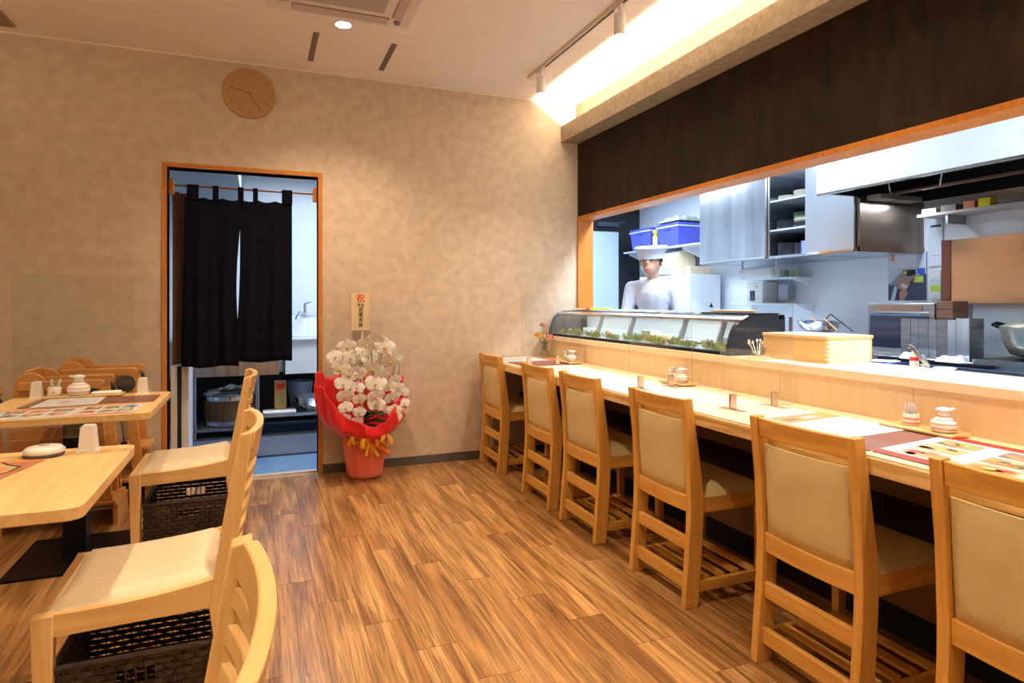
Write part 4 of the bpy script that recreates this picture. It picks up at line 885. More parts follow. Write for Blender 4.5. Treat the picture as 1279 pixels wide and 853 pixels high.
# bow
for k in range(10):
    a = -pi / 2 + (k - 4.5) * 0.13; el = (k % 3 - 1) * 0.6; r = 0.044 + .008 * (k % 2); q = B(); cx_ = 0.155 * cos(a); cy_ = 0.150 * sin(a) - .012; cz_ = 0.285 + .012 * (k % 3)
    def loop(u, v, a=a, el=el, r=r):
        th_ = 2 * pi * u; d = Vector((cos(a) * .8 + (k - 4.5) * .06, sin(a) * .7, sin(el) * .6)); up_ = Vector((0, 0, 1)); p = d * r * (1 + cos(th_)) * .8 + up_ * r * .7 * sin(th_); sd = Vector((-sin(a), cos(a), 0))
        return Vector((cx_, cy_, cz_)) + p + sd * 0.030 * (v - .5)
    q.grid(loop, 14, 2, closed=True); obj('ribbon_loop', q, RIBY if k % 2 else RIB, t, smooth=1.0, solid=0.001)
for (x1, z1, m) in ((-.150, .205, RIB), (-.02, .175, RIBY), (.06, .165, RIBY), (.145, .175, RIB), (.02, .19, RIB)):
    q = B().grid(lambda u, v: (x1 * u + .025 * (v - .5) * (1 - .3 * u), -0.165 + .012 * sin(3 * u) + .02 * u * abs(x1) * 6 - .012, 0.28 + (z1 - 0.28) * u + .02 * (v - .5) * (abs(x1) * 6)), 8, 2)
    obj('ribbon_tail', q, m, t, smooth=1.0, solid=0.001)
# congratulation sign
sg = obj('sign_board', B().box(-0.062, 0.062, -0.005, 0.005, -0.128, 0.128), SIGNW, t, bevel=0.0015); sg.location = (0.640 - OX, 0.055, 1.113)
obj('sign_stick', B().box(-0.008, 0.008, -0.004, 0.004, 0.30, 1.0), SIGNW, t).location = (0.652 - OX, 0.062, 0)
text_mesh('lettering', '祝', 0.060, REDINK, sg, (0, -0.0062, 0.088), bold=0.0006)
text_mesh('lettering', '開 店', 0.020, INK, sg, (0, -0.0062, 0.044), bold=0.0)
for ch, zz in zip('武蔵忠雄', (0.012, -0.022, -0.056, -0.092)): text_mesh('lettering', ch, 0.030, INK, sg, (0, -0.0062, zz), bold=0.0002)

# ================================================================== DOOR CURTAIN
t = thing('split_door_curtain', 'black split curtain hanging from a thin wooden rod in the doorway', 'curtain', (0, 4.602, 0))
obj('rod', B().tube([(DX0 + 0.0, 0, 1.934), (DX1, 0, 1.930)], 0.007, 8), mat('rod_brown', (0.22, 0.07, 0.02), 0.4), t)
for x0, x1 in ((DX0, DX0 + 0.032), (DX1 - 0.030, DX1)): obj('rod_bracket', B().box(x0, x1, -0.02, 0.02, 1.875, 1.970), ORW, t, bevel=0.003)
def panel(x0, x1, b0, b1, seed, zb, e0=0.0, e1=0.0):
    r = random.Random(seed); ph = r.uniform(0, 6)
    def f(u, v):
        x = (x0 + (x1 - x0) * u) * (1 - v) + (b0 + (b1 - b0) * u) * v + sin(pi * min(1, max(0, (v - .15) / .70))) * (e0 * (1 - u) + e1 * u)
        fold = 0.016 * sin(u * 12 + ph) * (0.25 + .75 * v) + 0.010 * sin(u * 27 + ph * 2) * v
        sag = -0.012 * sin(pi * ((u * 3) % 1)) * (1 - v) ** 3
        return (x, fold, 1.865 + sag + (zb - 1.865) * v + 0.006 * sin(u * 9 + 1) * v)
    return B().grid(f, 48, 30)
obj('cloth_panel', panel(-0.455, -0.118, -0.475, -0.130, 4, 0.752, 0, -0.020), NAVY, t, smooth=1.2, solid=0.0015)
obj('cloth_panel', panel(-0.118, 0.206, -0.150, 0.208, 9, 0.775, 0.008, 0), NAVY, t, smooth=1.2, solid=0.0015)
for a, c in ((-0.440, -0.372), (-0.289, -0.253), (-0.136, -0.101), (-0.043, -0.012), (0.140, 0.208)):
    q = B().box(a, c, -0.010, -0.008, 1.85, 1.944).box(a, c, 0.008, 0.010, 1.85, 1.944).box(a, c, -0.010, 0.010, 1.942, 1.945); obj('hanging_tab', q, NAVY, t)
# sliding leaves stacked in the left of the doorway
t = thing('folding_door_leaf', 'narrow dark brown door leaf folded at the left of the doorway above cream panels', 'door leaf', (0, 4.66, 0))
obj('brown_leaf', B().box(-0.530, -0.492, 0, 0.05, 0.77, 1.90), BROWNW, t); obj('brown_leaf', B().box(-0.496, -0.400, 0.05, 0.09, 0.77, 1.90), BROWNW, t)
obj('cream_panel', B().box(-0.540, -0.505, 0, 0.03, 0.0, 0.760), WPAINT, t); obj('cream_panel', B().box(-0.480, -0.440, 0.03, 0.06, 0.0, 0.755), WPAINT, t)
obj('dark_gap_strip', B().box(-0.505, -0.480, 0.02, 0.03, 0.0, 0.755), BLACKM, t); obj('blue_white_edge', B().box(-0.440, -0.4385, 0.03, 0.30, 0.0, 0.75), KPANEL, t)

# ================================================================== BACK ROOM
t = thing('sink_bench', 'stainless sink bench with a deep apron behind the doorway', 'sink', (0, 6.0, 0))
obj('bench_top', B().box(-1.30, 0.16, 0, 0.62, 0.83, 0.85), STEEL, t); obj('apron', B().box(-1.30, 0.16, 0.0, 0.02, 0.535, 0.83), noise_mat('apron_steel', (0.36, 0.34, 0.34), (0.62, 0.58, 0.56), (6, 1, .5), 3, 3, 0.25, metal=0.9), t)
obj('sink_basin', B().box(0.20, 1.40, 0.0, 0.012, 0.525, 0.84).box(0.20, 0.212, 0, .62, 0.525, .84).box(1.39, 1.40, 0, .62, 0.525, .84).box(0.20, 1.40, 0.60, .612, .525, .84).box(0.2, 1.4, 0, .61, .525, .535), KPANEL, t)
obj('sink_rim', B().box(0.16, 1.42, -0.02, 0.03, 0.835, 0.856).box(0.16, 1.42, 0.59, 0.62, 0.835, 0.856), KPANEL, t, bevel=0.004)
obj('splashback', B().box(0.16, 1.42, 0.62, 0.64, 0.85, 1.02), KPANEL, t)
for x in (-0.52, -0.02, 1.36): obj('leg', B().lathe([(0.018, 0), (0.018, 0.535)], (x, 0.03, 0), 12), STEELD, t)
obj('lower_shelf', B().box(-0.03, 1.36, 0.0, 0.52, 0.155, 0.183), STEEL, t); obj('lower_shelf', B().box(-1.30, -0.05, 0.0, 0.52, 0.062, 0.085), STEELD, t)
obj('dark_back', B().box(-1.30, 1.36, 0.53, 0.54, 0.02, 0.50), BLACKM, t)
t = thing('wall_tap', 'chrome mixer tap on the white wall above the sink', 'tap', (0.42, 6.70, 0.98))
obj('tap_body', B().tube([(0, 0.04, 0.08), (0, -0.05, 0.08), (0, -0.05, 0.18)], 0.016, 10), CHROME, t); obj('spout', B().tube([(0, -0.05, 0.08), (-0.06, -0.18, 0.10), (-0.10, -0.24, 0.03)], 0.011, 10), CHROME, t); obj('tap_lever', B().tube([(0, -0.05, 0.18), (0.06, -0.08, 0.20)], 0.009, 8), CHROME, t)
q = B().grid(lambda u, v: (-0.05 + .11 * u * (1 - .5 * v), 0.012 * sin(9 * u), -0.14 * v), 8, 4)
tag(obj('hanging_cloth', q, CLOTH, None, loc=(0.33, 6.64, 1.03), solid=0.003), 'white cloth hanging beside the tap over the sink', 'cloth')
t = thing('wooden_rice_tub', 'round wooden tub with steel bands under the bench in the doorway', 'tub', (-0.245, 6.25, 0.086))
obj('staves', B().lathe([(0.205, 0), (0.215, 0.24)], n=36), TUBW, t)
for z0 in (0.012, 0.225): obj('band', B().lathe([(0.214, z0), (0.222, z0), (0.222, z0 + .035), (0.214, z0 + .035)], n=36, caps=False), STEEL, t)
obj('lid', B().lathe([(0.222, 0.262), (0.226, 0.275), (0.19, 0.30), (0.001, 0.305)], n=36), STEELD, t)
obj('lid_band', B().lathe([(0.224, 0.245), (0.228, 0.245), (0.228, 0.262), (0.224, 0.262)], n=36, caps=False), CHROME, t)
q = B().grid(lambda u, v: (-0.12 + .24 * u, -0.10 + .16 * v, 0.020 + .03 * abs(sin(7 * u + 2 * v)) * sin(pi * u)), 18, 8)
tag(obj('crumpled_cloth', q, CLOTH, None, loc=(-0.22, 6.22, 0.385), solid=0.003, smooth=1), 'crumpled pale cloth on the lid of the wooden tub', 'cloth')
t = thing('carton', 'upright orange and cream carton on the steel shelf under the bench', 'box', (0.175, 6.16, 0.184))
obj('box_body', B().box(-0.05, 0.05, -0.03, 0.03, 0, 0.275), mat('carton_orange', (0.50, 0.28, 0.09), 0.6), t); obj('red_label', B().box(-0.035, 0.035, -0.0306, -0.030, 0.20, 0.255), PRED, t); obj('green_label', B().box(-0.012, 0.030, -0.0306, -0.030, 0.05, 0.17), PFOOD[2], t)
t = thing('steel_bowl', 'wide steel bowl on the shelf under the sink', 'bowl', (0.47, 6.14, 0.184)); obj('bowl', B().lathe([(0.08, 0), (0.15, 0.06), (0.175, 0.125), (0.180, 0.127), (0.172, 0.120), (0.145, 0.06), (0.07, 0.006)], n=32, caps=False), CHROME, t, smooth=1)
t = thing('grey_bucket', 'grey bucket in the shade below the sink', 'bucket', (0.36, 6.40, 0.184)); obj('pail', B().lathe([(0.09, 0), (0.12, 0.24), (0.124, 0.24), (0.114, 0.235), (0.085, 0.01)], n=24, caps=False), mat('bucket_grey', (0.22, 0.27, 0.36), 0.5), t, smooth=1)
q = B().prism(rrect(-0.14, 0.14, -0.09, 0.09, 0.02), 'z', 0, 0.018); tag(obj('folded_towel', q, CLOTH, None, bevel=0.005, loc=(0.165, 6.09, 0.184)), 'folded white towel in front of the orange carton on the steel shelf', 'towel')
tag(obj('rubber_mat', B().box(-0.9, 1.4, 5.20, 5.93, -0.012, 0.004), MATG, None), 'dark grey ribbed rubber mat on the blue floor behind the doorway', 'mat')
tag(obj('drain_cover', B().box(-0.9, 1.4, 5.94, 6.10, -0.012, 0.010), STEELD, None), 'steel drain cover along the foot of the sink bench', 'drain cover')
# ceiling hatch light and duct seen over the curtain
t = thing('kitchen_ceiling_light', 'white flat ceiling light in the back room seen over the curtain', 'ceiling light', (0.42, 5.55, KZ - 0.10)); obj('light_body', B().box(-0.45, 0.45, -0.20, 0.20, -0.04, 0), WPAINT, t)
obj('light_cover', B().box(-0.42, 0.42, -0.17, 0.17, -0.0445, -0.04), EMC, t)

# ================================================================== KITCHEN
def plain(name, label, cat, b, m, **k): return tag(obj(name, b, m, None, **k), label, cat)
# worktop right behind the ledge
t = thing('prep_counter', 'narrow steel worktop just behind the serving ledge', 'worktop', (0, 0, 0))
obj('worktop', B().box(2.44, 2.68, YF + .1, 4.44, 0.875, 0.898), STEEL, t, bevel=0.002); obj('cabinet_front', B().box(2.46, 2.66, YF + .12, 4.42, 0.05, 0.875), STEELD, t)
# bench along the wall
t = thing('kitchen_bench', 'long steel bench along the kitchen wall', 'bench', (0, 0, 0))
obj('worktop', B().box(3.70, 4.375, 0.6, 5.95, 0.805, 0.84), STEEL, t, bevel=0.003); obj('cabinet_front', B().box(3.74, 4.375, 0.62, 5.93, 0.08, 0.805), STEELD, t)
# upper dish cabinet
t = thing('dish_cabinet', 'stainless wall cabinet with a row of doors and open plate shelves', 'cabinet', (0, 0, 0))
X0, X1 = 3.75, 4.375; Z0, Z1 = 1.52, 2.35
obj('carcass', B().box(X0 + .02, X1, 3.11, 4.73, Z1 - .02, Z1).box(X0, X1, 3.11, 4.73, Z0, Z0 + .02).box(X1 - .01, X1, 3.11, 4.73, Z0, Z1).box(X0 + .005, X1, 4.71, 4.73, Z0, Z1).box(X0 + .005, X1, 3.90, 3.92, Z0, Z1).box(X0 + .005, X1, 3.51, 3.53, Z0, Z1), STEEL, t)
obj('side_panel', B().box(X0 + .003, X1, 3.085, 3.11, Z0, 1.882), CABREF, t)
obj('side_panel_trim', B().box(X0 + .003, X1, 3.080, 3.10, Z0, Z0 + .04), CABREF, t)
d_ = obj('door', B().box(X0 - .02, X0, 3.925, 4.725, Z0 + .015, Z1), STEEL, t); obj('door_edge', B().box(X0 - .024, X0 - .02, 3.925, 4.725, Z0 + .005, Z0 + .02), CHROME, d_)
d_ = obj('door', B().box(X0 - .02, X0, 3.115, 3.525, Z0 + .015, Z1), mat('pale_steel', (0.50, 0.55, 0.62), 0.3, 0.8), t); obj('door_edge', B().box(X0 - .024, X0 - .02, 3.115, 3.525, Z0 + .005, Z0 + .02), CHROME, d_)
for z in (1.735, 1.965, 2.18): obj('shelf', B().box(X0 + .01, X1 - .01, 3.53, 3.90, z, z + .012), mat('shelf_white', (0.6, 0.65, 0.75), 0.4, 0.4) if z < 1.8 else bpy.data.materials['shelf_white'], t)
obj('dark_back', B().box(X1 - .02, X1 - .012, 3.53, 3.90, Z0 + .02, Z1 - .02), mat('cabinet_dark', (0.03, 0.035, 0.05), 0.5), t)
DK = mat('dark_glaze', (0.10, 0.11, 0.13), 0.15); GRG = mat('green_glaze', (0.12, 0.18, 0.10), 0.2); CRG = mat('cream_glaze', (0.66, 0.64, 0.58), 0.25)
pl0 = {}
ORD = ['lowest', 'second', 'third', 'fourth', 'fifth', 'sixth', 'seventh', 'eighth', 'ninth']
def plates(y, x, z, n, m, r, lb, gp, dz=0.009):
    for k in range(n):
        key = (m.name, r)
        if key not in pl0:
            pl0[key] = obj('plate', B().lathe([(r * .5, 0), (r * .9, 0.006), (r, 0.012), (r * .96, 0.012), (r * .5, 0.004)], n=20, caps=True), m, None, smooth=1); o = pl0[key]
        else: o = pl0[key].copy(); COL.objects.link(o)
        o.location = (x, y, z + dz * k); tag(o, ORD[k] + ' up: ' + lb, 'plate', gp)
plates(3.80, 3.845, 1.9775, 3, CRG, 0.075, 'cream dish, left stack, upper open shelf', 'cream dishes, upper shelf left')
plates(3.63, 3.845, 1.9775, 5, CRG, 0.085, 'cream dish, right stack, upper open shelf', 'cream dishes, upper shelf right')
plates(3.81, 3.845, 1.7475, 6, DK, 0.08, 'dark plate, left stack, middle open shelf', 'dark plates, middle shelf left', 0.011)
plates(3.63, 3.845, 1.7475, 3, DK, 0.088, 'dark plate, right stack, middle open shelf', 'dark plates, middle shelf right', 0.011)
plates(3.63, 3.845, 1.783, 3, CRG, 0.085, 'cream plate under the green plates, middle open shelf', 'cream plates, middle shelf', 0.011)
plates(3.63, 3.845, 1.82, 3, GRG, 0.088, 'green plate, right stack, middle open shelf', 'green plates, middle shelf', 0.012)
plates(3.80, 3.845, 1.5415, 9, DK, 0.08, 'dark plate, tall left stack, bottom of dish cabinet', 'dark plates, bottom left', 0.0105)
plates(3.68, 3.88, 1.5415, 8, DK, 0.075, 'dark plate, middle stack, bottom of dish cabinet', 'dark plates, bottom middle', 0.0105)
plates(3.585, 3.82, 1.5415, 7, LTB, 0.050, 'pale blue bowl, small right stack, bottom of dish cabinet', 'pale bowls, bottom right', 0.014)
# range hood
t = thing('range_hood', 'large white-fronted range hood with a dark steel underside', 'range hood', (0, 0, 0))
obj('front_panel', B().box(3.385, 3.40, 0.2, 3.105, 1.885, 2.555), mat('hood_white', (0.50, 0.54, 0.60), 0.3), t); obj('end_panel', B().box(3.40, 4.37, 3.09, 3.105, 1.905, 2.555), KPANEL, t)
obj('inner_canopy', B().add([(3.40, 0.2, 1.89), (3.40, 3.08, 1.89), (3.62, 3.06, 2.22), (3.62, 0.2, 2.22), (4.36, 3.06, 2.22), (4.36, 0.2, 2.22), (4.36, 3.08, 1.89), (4.36, .2, 1.89)], [(0, 1, 2, 3), (3, 2, 4, 5), (5, 4, 6, 7), (1, 6, 4, 2)]), mat('hood_dark', (0.035, 0.035, 0.045), 0.3, 0.6), t, smooth=0, solid=0.002)
obj('bottom_rim', B().box(3.385, 3.415, 0.2, 3.105, 1.872, 1.885).box(3.415, 4.37, 3.08, 3.105, 1.885, 1.893), STEEL, t)
obj('grease_gutter', B().box(3.86, 3.89, 0.2, 3.07, 1.885, 1.90), mat('gutter_copper', (0.45, 0.27, 0.16), 0.3, 0.8), t)
for y in (2.62, 2.30): obj('stay_rod', B().tube([(3.41, y, 1.90), (3.80, y + 0.28, 1.885)], 0.006, 6), CHROME, t)
for x in (3.84, 4.05): obj('hood_lamp', B().box(x - .09, x + .09, 2.93, 3.03, 1.855, 1.885), mat('lamp_grey', (0.32, 0.27, 0.24), 0.4, 0.5) if x < 4 else bpy.data.materials['lamp_grey'], t)
for y in (2.55, 2.05): obj('panel_clip', B().box(3.375, 3.386, y - .02, y + .02, 2.095, 2.112), CHROME, t)
# wall panels and painted wall reflection
bz = obj('splash_panel', B().box(4.345, 4.372, 1.2, 2.935, 1.17, 1.60).box(4.338, 4.345, 2.875, 2.935, 1.17, 1.60, 1), [SPLASHREF, mat('panel_reddish_edge', (0.24, 0.10, 0.07), 0.35, 0.6)], None)
tag(bz, 'coppery metal splash panel on the wall above the stove', 'wall panel')
t = thing('wall_shelf', 'thin shelf on the kitchen wall below the hood', 'shelf', (4.27, 2.3, 1.755)); obj('board', B().box(-0.10, 0.10, -1.1, 0.69, 0, 0.018), mat('shelf_board', (0.55, 0.46, 0.42), 0.5), t)
for y in (0.5, -0.5): obj('bracket', B().box(-0.08, 0.10, y - .008, y + .008, -0.06, 0), STEELD, t)
for k, (y, m, sy, sz, lb) in enumerate([(2.92, CRG, .10, .035, 'pale flat box at the left end of the shelf below the hood'), (2.79, PFOOD[3], .10, .045, 'dark flat box on the shelf below the hood'), (2.66, PFOOD[0], .07, .05, 'orange-brown box on the shelf below the hood'), (2.57, YEL, .07, .055, 'yellow and white packet on the shelf below the hood')]):
    plain('packet', lb, 'packet', B().box(4.19, 4.27, y - sy / 2, y + sy / 2, 1.774, 1.774 + sz), m, bevel=0.003)
# reflection of a person, painted as flat colour patches on a sheet
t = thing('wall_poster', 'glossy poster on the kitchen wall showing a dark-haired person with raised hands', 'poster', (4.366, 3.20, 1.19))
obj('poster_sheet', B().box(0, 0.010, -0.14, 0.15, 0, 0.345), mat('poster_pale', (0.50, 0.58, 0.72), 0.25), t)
def flat(pts, m, k):   # (y, z) polygon painted on the reflection sheet
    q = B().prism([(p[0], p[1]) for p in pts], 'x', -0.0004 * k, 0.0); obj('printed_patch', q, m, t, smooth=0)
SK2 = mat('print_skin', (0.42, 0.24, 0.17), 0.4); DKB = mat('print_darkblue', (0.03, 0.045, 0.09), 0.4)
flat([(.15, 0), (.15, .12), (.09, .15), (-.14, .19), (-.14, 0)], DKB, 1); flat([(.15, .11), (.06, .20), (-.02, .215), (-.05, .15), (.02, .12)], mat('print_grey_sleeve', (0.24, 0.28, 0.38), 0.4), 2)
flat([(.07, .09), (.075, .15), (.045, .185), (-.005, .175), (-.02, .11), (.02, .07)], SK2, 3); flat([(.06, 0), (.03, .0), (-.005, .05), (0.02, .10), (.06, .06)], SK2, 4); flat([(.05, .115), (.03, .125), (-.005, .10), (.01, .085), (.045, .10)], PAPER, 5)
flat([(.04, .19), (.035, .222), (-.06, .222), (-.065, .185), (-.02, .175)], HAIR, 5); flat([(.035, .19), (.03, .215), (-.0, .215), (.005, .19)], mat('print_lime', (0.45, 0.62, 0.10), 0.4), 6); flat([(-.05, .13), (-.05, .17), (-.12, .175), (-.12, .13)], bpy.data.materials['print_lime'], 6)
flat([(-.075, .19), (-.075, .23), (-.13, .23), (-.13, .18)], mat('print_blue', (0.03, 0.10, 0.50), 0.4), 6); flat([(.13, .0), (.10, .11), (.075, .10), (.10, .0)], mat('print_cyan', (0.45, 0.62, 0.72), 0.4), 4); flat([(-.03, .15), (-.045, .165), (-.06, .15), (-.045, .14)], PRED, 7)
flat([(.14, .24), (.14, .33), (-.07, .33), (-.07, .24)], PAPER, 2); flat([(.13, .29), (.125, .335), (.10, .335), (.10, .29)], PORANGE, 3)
plain('notice_sheet', 'blank blue and yellow-green notice beside the poster', 'notice', B().box(4.366, 4.372, 2.96, 3.035, 1.20, 1.40).box(4.3655, 4.366, 2.965, 3.03, 1.25, 1.30, 1).box(4.3655, 4.366, 2.965, 3.03, 1.31, 1.34, 2), [PAPER, bpy.data.materials['print_lime'], bpy.data.materials['print_cyan']])
plain('schedule_sheet', 'tall pale sheet on the wall right of the dish cabinet', 'notice', B().box(4.366, 4.372, 2.945, 3.05, 1.43, 1.80).box(4.3655, 4.366, 2.955, 3.03, 1.70, 1.715, 1).box(4.3655, 4.366, 2.955, 3.03, 1.50, 1.502, 1), [mat('pale_blue_paper', (0.62, 0.68, 0.78), 0.5), DKB])
# grill, boxes, folding guard
t = thing('table_grill', 'dark steel grill oven behind the folding guard', 'oven', (3.99, 2.87, 0.841))
obj('oven_body', B().box(-0.16, 0.20, -0.235, 0.22, 0, 0.33), STEELD, t, bevel=0.003); obj('vent_strip', B().box(-0.166, -0.16, -0.16, 0.18, 0.285, 0.315), CONN, t)
obj('door_glass', B().box(-0.166, -0.16, -0.20, 0.20, 0.04, 0.25), mat('oven_glass', (0.03, 0.03, 0.05), 0.08, 0.3), t); obj('handle', B().tube([(-0.19, -0.18, 0.262), (-0.19, 0.18, 0.262)], 0.006, 8), CHROME, t)
for k, z_ in enumerate((0.236, 0.29)):
    plain('dark_wood_box', ['lower', 'upper'][k] + ' dark wooden box in the small stack beside the grill oven', 'box', B().box(3.84, 3.98, 2.53, 2.63, 0.842 + z_ + .001, 0.842 + z_ + .052), mat('box_brown', (0.15, 0.07, 0.04), 0.5) if k == 0 else bpy.data.materials['box_brown'], bevel=0.002)
plain('steel_stand', 'steel block stand under the dark wooden boxes', 'stand', B().box(3.84, 3.98, 2.525, 2.63, 0.841, 1.0765), STEELD)
t = thing('folding_oil_guard', 'folding stainless oil guard standing on the kitchen bench', 'oil guard', (0, 0, 0.841))
ys = [2.765, 2.708, 2.652, 2.596, 2.540, 2.484, 2.428]
for k in range(6):
    q = B().prism([(3.715 + (.010 if k % 2 else 0), ys[k]), (3.715 + (0 if k % 2 else .010), ys[k + 1] + .003), (3.718 + (0 if k % 2 else .010), ys[k + 1] + .003), (3.718 + (.010 if k % 2 else 0), ys[k])], 'z', 0, 0.235); obj('panel', q, STEELD if k < 5 else STEEL, t)
obj('panel', B().prism([(3.715, 2.428), (3.70, 2.345), (3.703, 2.345), (3.718, 2.428)], 'z', 0, 0.245), STEEL, t); obj('panel', B().prism([(3.70, 2.345), (3.84, 2.355), (3.84, 2.358), (3.70, 2.348)], 'z', 0, 0.245), STEELD, t)
# stove and pot
t = thing('gas_stove', 'black gas stove top on the bench under the hood', 'stove', (3.98, 1.90, 0.841)); obj('stove_body', B().box(-0.27, 0.25, -0.55, 0.43, 0, 0.022), BLACK, t); obj('front_rail', B().box(-0.282, -0.27, -0.55, 0.43, -0.03, 0.022), STEEL, t)
for y in (0.20, -0.25): obj('burner', B().lathe([(0.05, .022), (0.05, 0.036), (0.03, 0.040)], (-0.02, y, 0), 20), STEELD, t); obj('pan_support', B().box(-0.16, 0.12, y - .008, y + .008, .030, .044).box(-0.028, -0.012, y - .13, y + .13, .030, .044), BLACK, t)
t = thing('stock_pot', 'large steel pot with black handles and a glass lid at the right edge', 'pot', (3.93, 2.10, 0.886))
obj('pot_body', B().lathe([(0.135, 0), (0.155, 0.010), (0.178, 0.06), (0.192, 0.125), (0.198, 0.155), (0.194, 0.155), (0.188, 0.12), (0.13, 0.01)], n=36, caps=False), mat('pot_steel', (0.66, 0.63, 0.52), 0.28, 0.75), t, smooth=1)
obj('lid', B().lathe([(0.197, 0.155), (0.200, 0.160), (0.15, 0.176), (0.06, 0.186), (0.001, 0.188)], n=36), mat('lid_glass', (0.40, 0.44, 0.42), 0.12, 0.5), t, smooth=1)
obj('lid_knob', B().lathe([(0.012, 0.186), (0.012, 0.205), (0.026, 0.212), (0.026, 0.224), (0.01, 0.228)], n=18), BLACK, t)
for s in (-1, 1): obj('handle', B().tube([(-0.03, s * 0.195, 0.145), (-0.045, s * 0.235, 0.165), (0.0, s * 0.245, 0.172), (0.045, s * 0.235, 0.165), (0.03, s * 0.195, 0.145)], 0.010, 8), BLACK, t)
# steel bowl with chopsticks on the bench
t = thing('mixing_bowl', 'steel mixing bowl tilted on the kitchen bench behind the wooden box', 'bowl', (3.95, 3.60, 0.935)); obj('bowl', B().lathe([(0.07, 0), (0.14, 0.05), (0.165, 0.10), (0.160, 0.10), (0.13, 0.05), (0.06, 0.006)], n=30, caps=False), CHROME, t, smooth=1); obj('rest_ring', B().lathe([(0.11, -0.094), (0.11, 0.004), (0.08, 0.004), (0.08, -0.094)], n=24, caps=False), STEELD, t)
for k in range(2): plain('red_tipped_chopstick', ('left' if k else 'right') + ' red-tipped chopstick leaning out of the mixing bowl', 'chopsticks', B().tube([(3.93 - .02 * k, 3.66 - .14 * k, 1.055), (3.88 - .02 * k, 3.46 - .10 * k, 0.975)], 0.006, 6), PORANGE)
plain('ladle', 'long thin ladle standing in the mixing bowl', 'ladle', B().tube([(3.97, 3.62, 0.99), (3.93, 3.48, 1.09), (3.92, 3.28, 0.97)], 0.005, 6), BLACK)
for k in range(2): plain('dark_stick', ('left' if k else 'right') + ' of two short dark sticks standing behind the showcase', 'stick', B().box(2.60, 2.61, 2.55 + .05 * k, 2.565 + .05 * k, 0.899, 1.10), mat('stick_brown', (0.10, 0.07, 0.06), 0.5))
# small things on the near worktop
def worktop(n, lb, cat, q, m, loc, **k): return tag(obj(n, q, m, None, loc=loc, **k), lb, cat)
worktop('blue_rimmed_plate', 'white plate with a blue rim just behind the serving ledge', 'plate', B().lathe([(0.05, 0), (0.062, 0.008), (0.070, 0.020), (0.066, 0.020), (0.05, 0.006)], n=28, m=[0, 1, 1, 0]), [CERA, mat('cobalt_rim', (0.03, 0.06, 0.45), 0.2)], (2.575, 2.00, 0.899))
worktop('small_steel_pan', 'small dark steel pan beside the wooden box', 'pan', B().lathe([(0.03, 0), (0.045, 0.035), (0.05, 0.04), (0.046, 0.04), (0.028, 0.004)], n=24, caps=False), STEELD, (2.555, 2.115, 0.9), smooth=1)
worktop('round_wood_box', 'round pale wooden container beside the wooden box', 'container', B().lathe([(0.04, 0), (0.04, 0.03), (0.041, 0.031), (0.041, 0.04)], n=24), TANL, (2.56, 2.16, 0.942))
worktop('small_spice_bottle', 'small clear bottle with a red and white label behind the ledge', 'bottle', B().lathe([(0.017, 0), (0.018, 0.03), (0.017, 0.045), (0.010, 0.06), (0.010, 0.072)], n=18, m=[0, 1, 0, 0]), [CERA, PRED], (2.60, 1.875, 0.899))
worktop('flat_white_dish', 'flat white dish at the back of the ledge near the stove', 'dish', B().lathe([(0.03, 0), (0.042, 0.012), (0.040, 0.013)], n=24), CERA, (2.60, 1.745, 0.899))
t = thing('lever_tap', 'slanted chrome lever tap rising behind the serving ledge', 'tap', (2.60, 1.83, 0.899)); obj('tap_base', B().lathe([(0.016, 0), (0.016, 0.02)], n=16), CHROME, t); obj('tap_arm', B().tube([(0, -0.02, 0.008), (-0.01, 0.045, 0.088), (-.012, 0.06, 0.090)], [0.010, 0.010, 0.009], 10), CHROME, t)
def towel(lb, loc, sx, sy, h, seed):
    r = random.Random(seed); a_ = [r.uniform(0, 6) for _ in range(4)]
    def f(u, v):
        e = min(min(u, 1 - u) * 5, min(v, 1 - v) * 5, 1); return (sx * (u - .5), sy * (v - .5), h * sqrt(max(0, 1 - (1 - e) ** 2)) * (0.8 + .2 * sin(9 * u + a_[0]) * sin(7 * v + a_[1])))
    q = B().grid(f, 16, 16); q.add([(-sx / 2, -sy / 2, 0), (sx / 2, -sy / 2, 0), (sx / 2, sy / 2, 0), (-sx / 2, sy / 2, 0)], [(3, 2, 1, 0)]); tag(obj('towel', q, CLOTH, None, loc=loc, smooth=1.2), lb, 'towel')
towel('folded white towel in front of the folding guard', (3.62 + .14, 2.60, 0.841), 0.07, 0.12, 0.05, 1) if False else None
towel('folded white towel lying on the worktop before the folding guard', (2.63, 1.835 - .0, 0.899), 0.05, 0.001 + .0, 0.001, 1) if False else None
t = thing('towel_stand', 'black rail along the front of the kitchen bench', 'rail', (3.66, 2.5, 0.80)); obj('rail_bar', B().box(-0.03, 0.035, -0.28, 0.36, 0.015, 0.035), BLACK, t)
towel('folded white towel on the black rail before the folding guard', (3.665, 2.655, 0.8355), 0.06, 0.13, 0.042, 1)
towel('crumpled white towel on the black rail near the stove', (3.665, 2.43, 0.8355), 0.06, 0.14, 0.036, 2)
# under-cabinet towel roll
t = thing('paper_towel_roll', 'white paper towel roll hanging below the dish cabinet', 'paper towel', (3.98, 4.26, 1.428))
obj('roll', B().lathe([(0.048, -0.19), (0.052, -0.185), (0.052, 0.185), (0.048, 0.19)], n=26, axis='y'), WHITE, t, smooth=1); obj('core', B().lathe([(0.02, -0.194), (0.02, 0.194)], n=14, axis='y'), mat('cardboard', (0.5, 0.45, 0.4), 0.8), t)
for s in (-1, 1): obj('hanger', B().box(-0.008, 0.008, s * 0.197 - .004, s * 0.197 + .004, -0.01, 0.092), WPAINT, t)
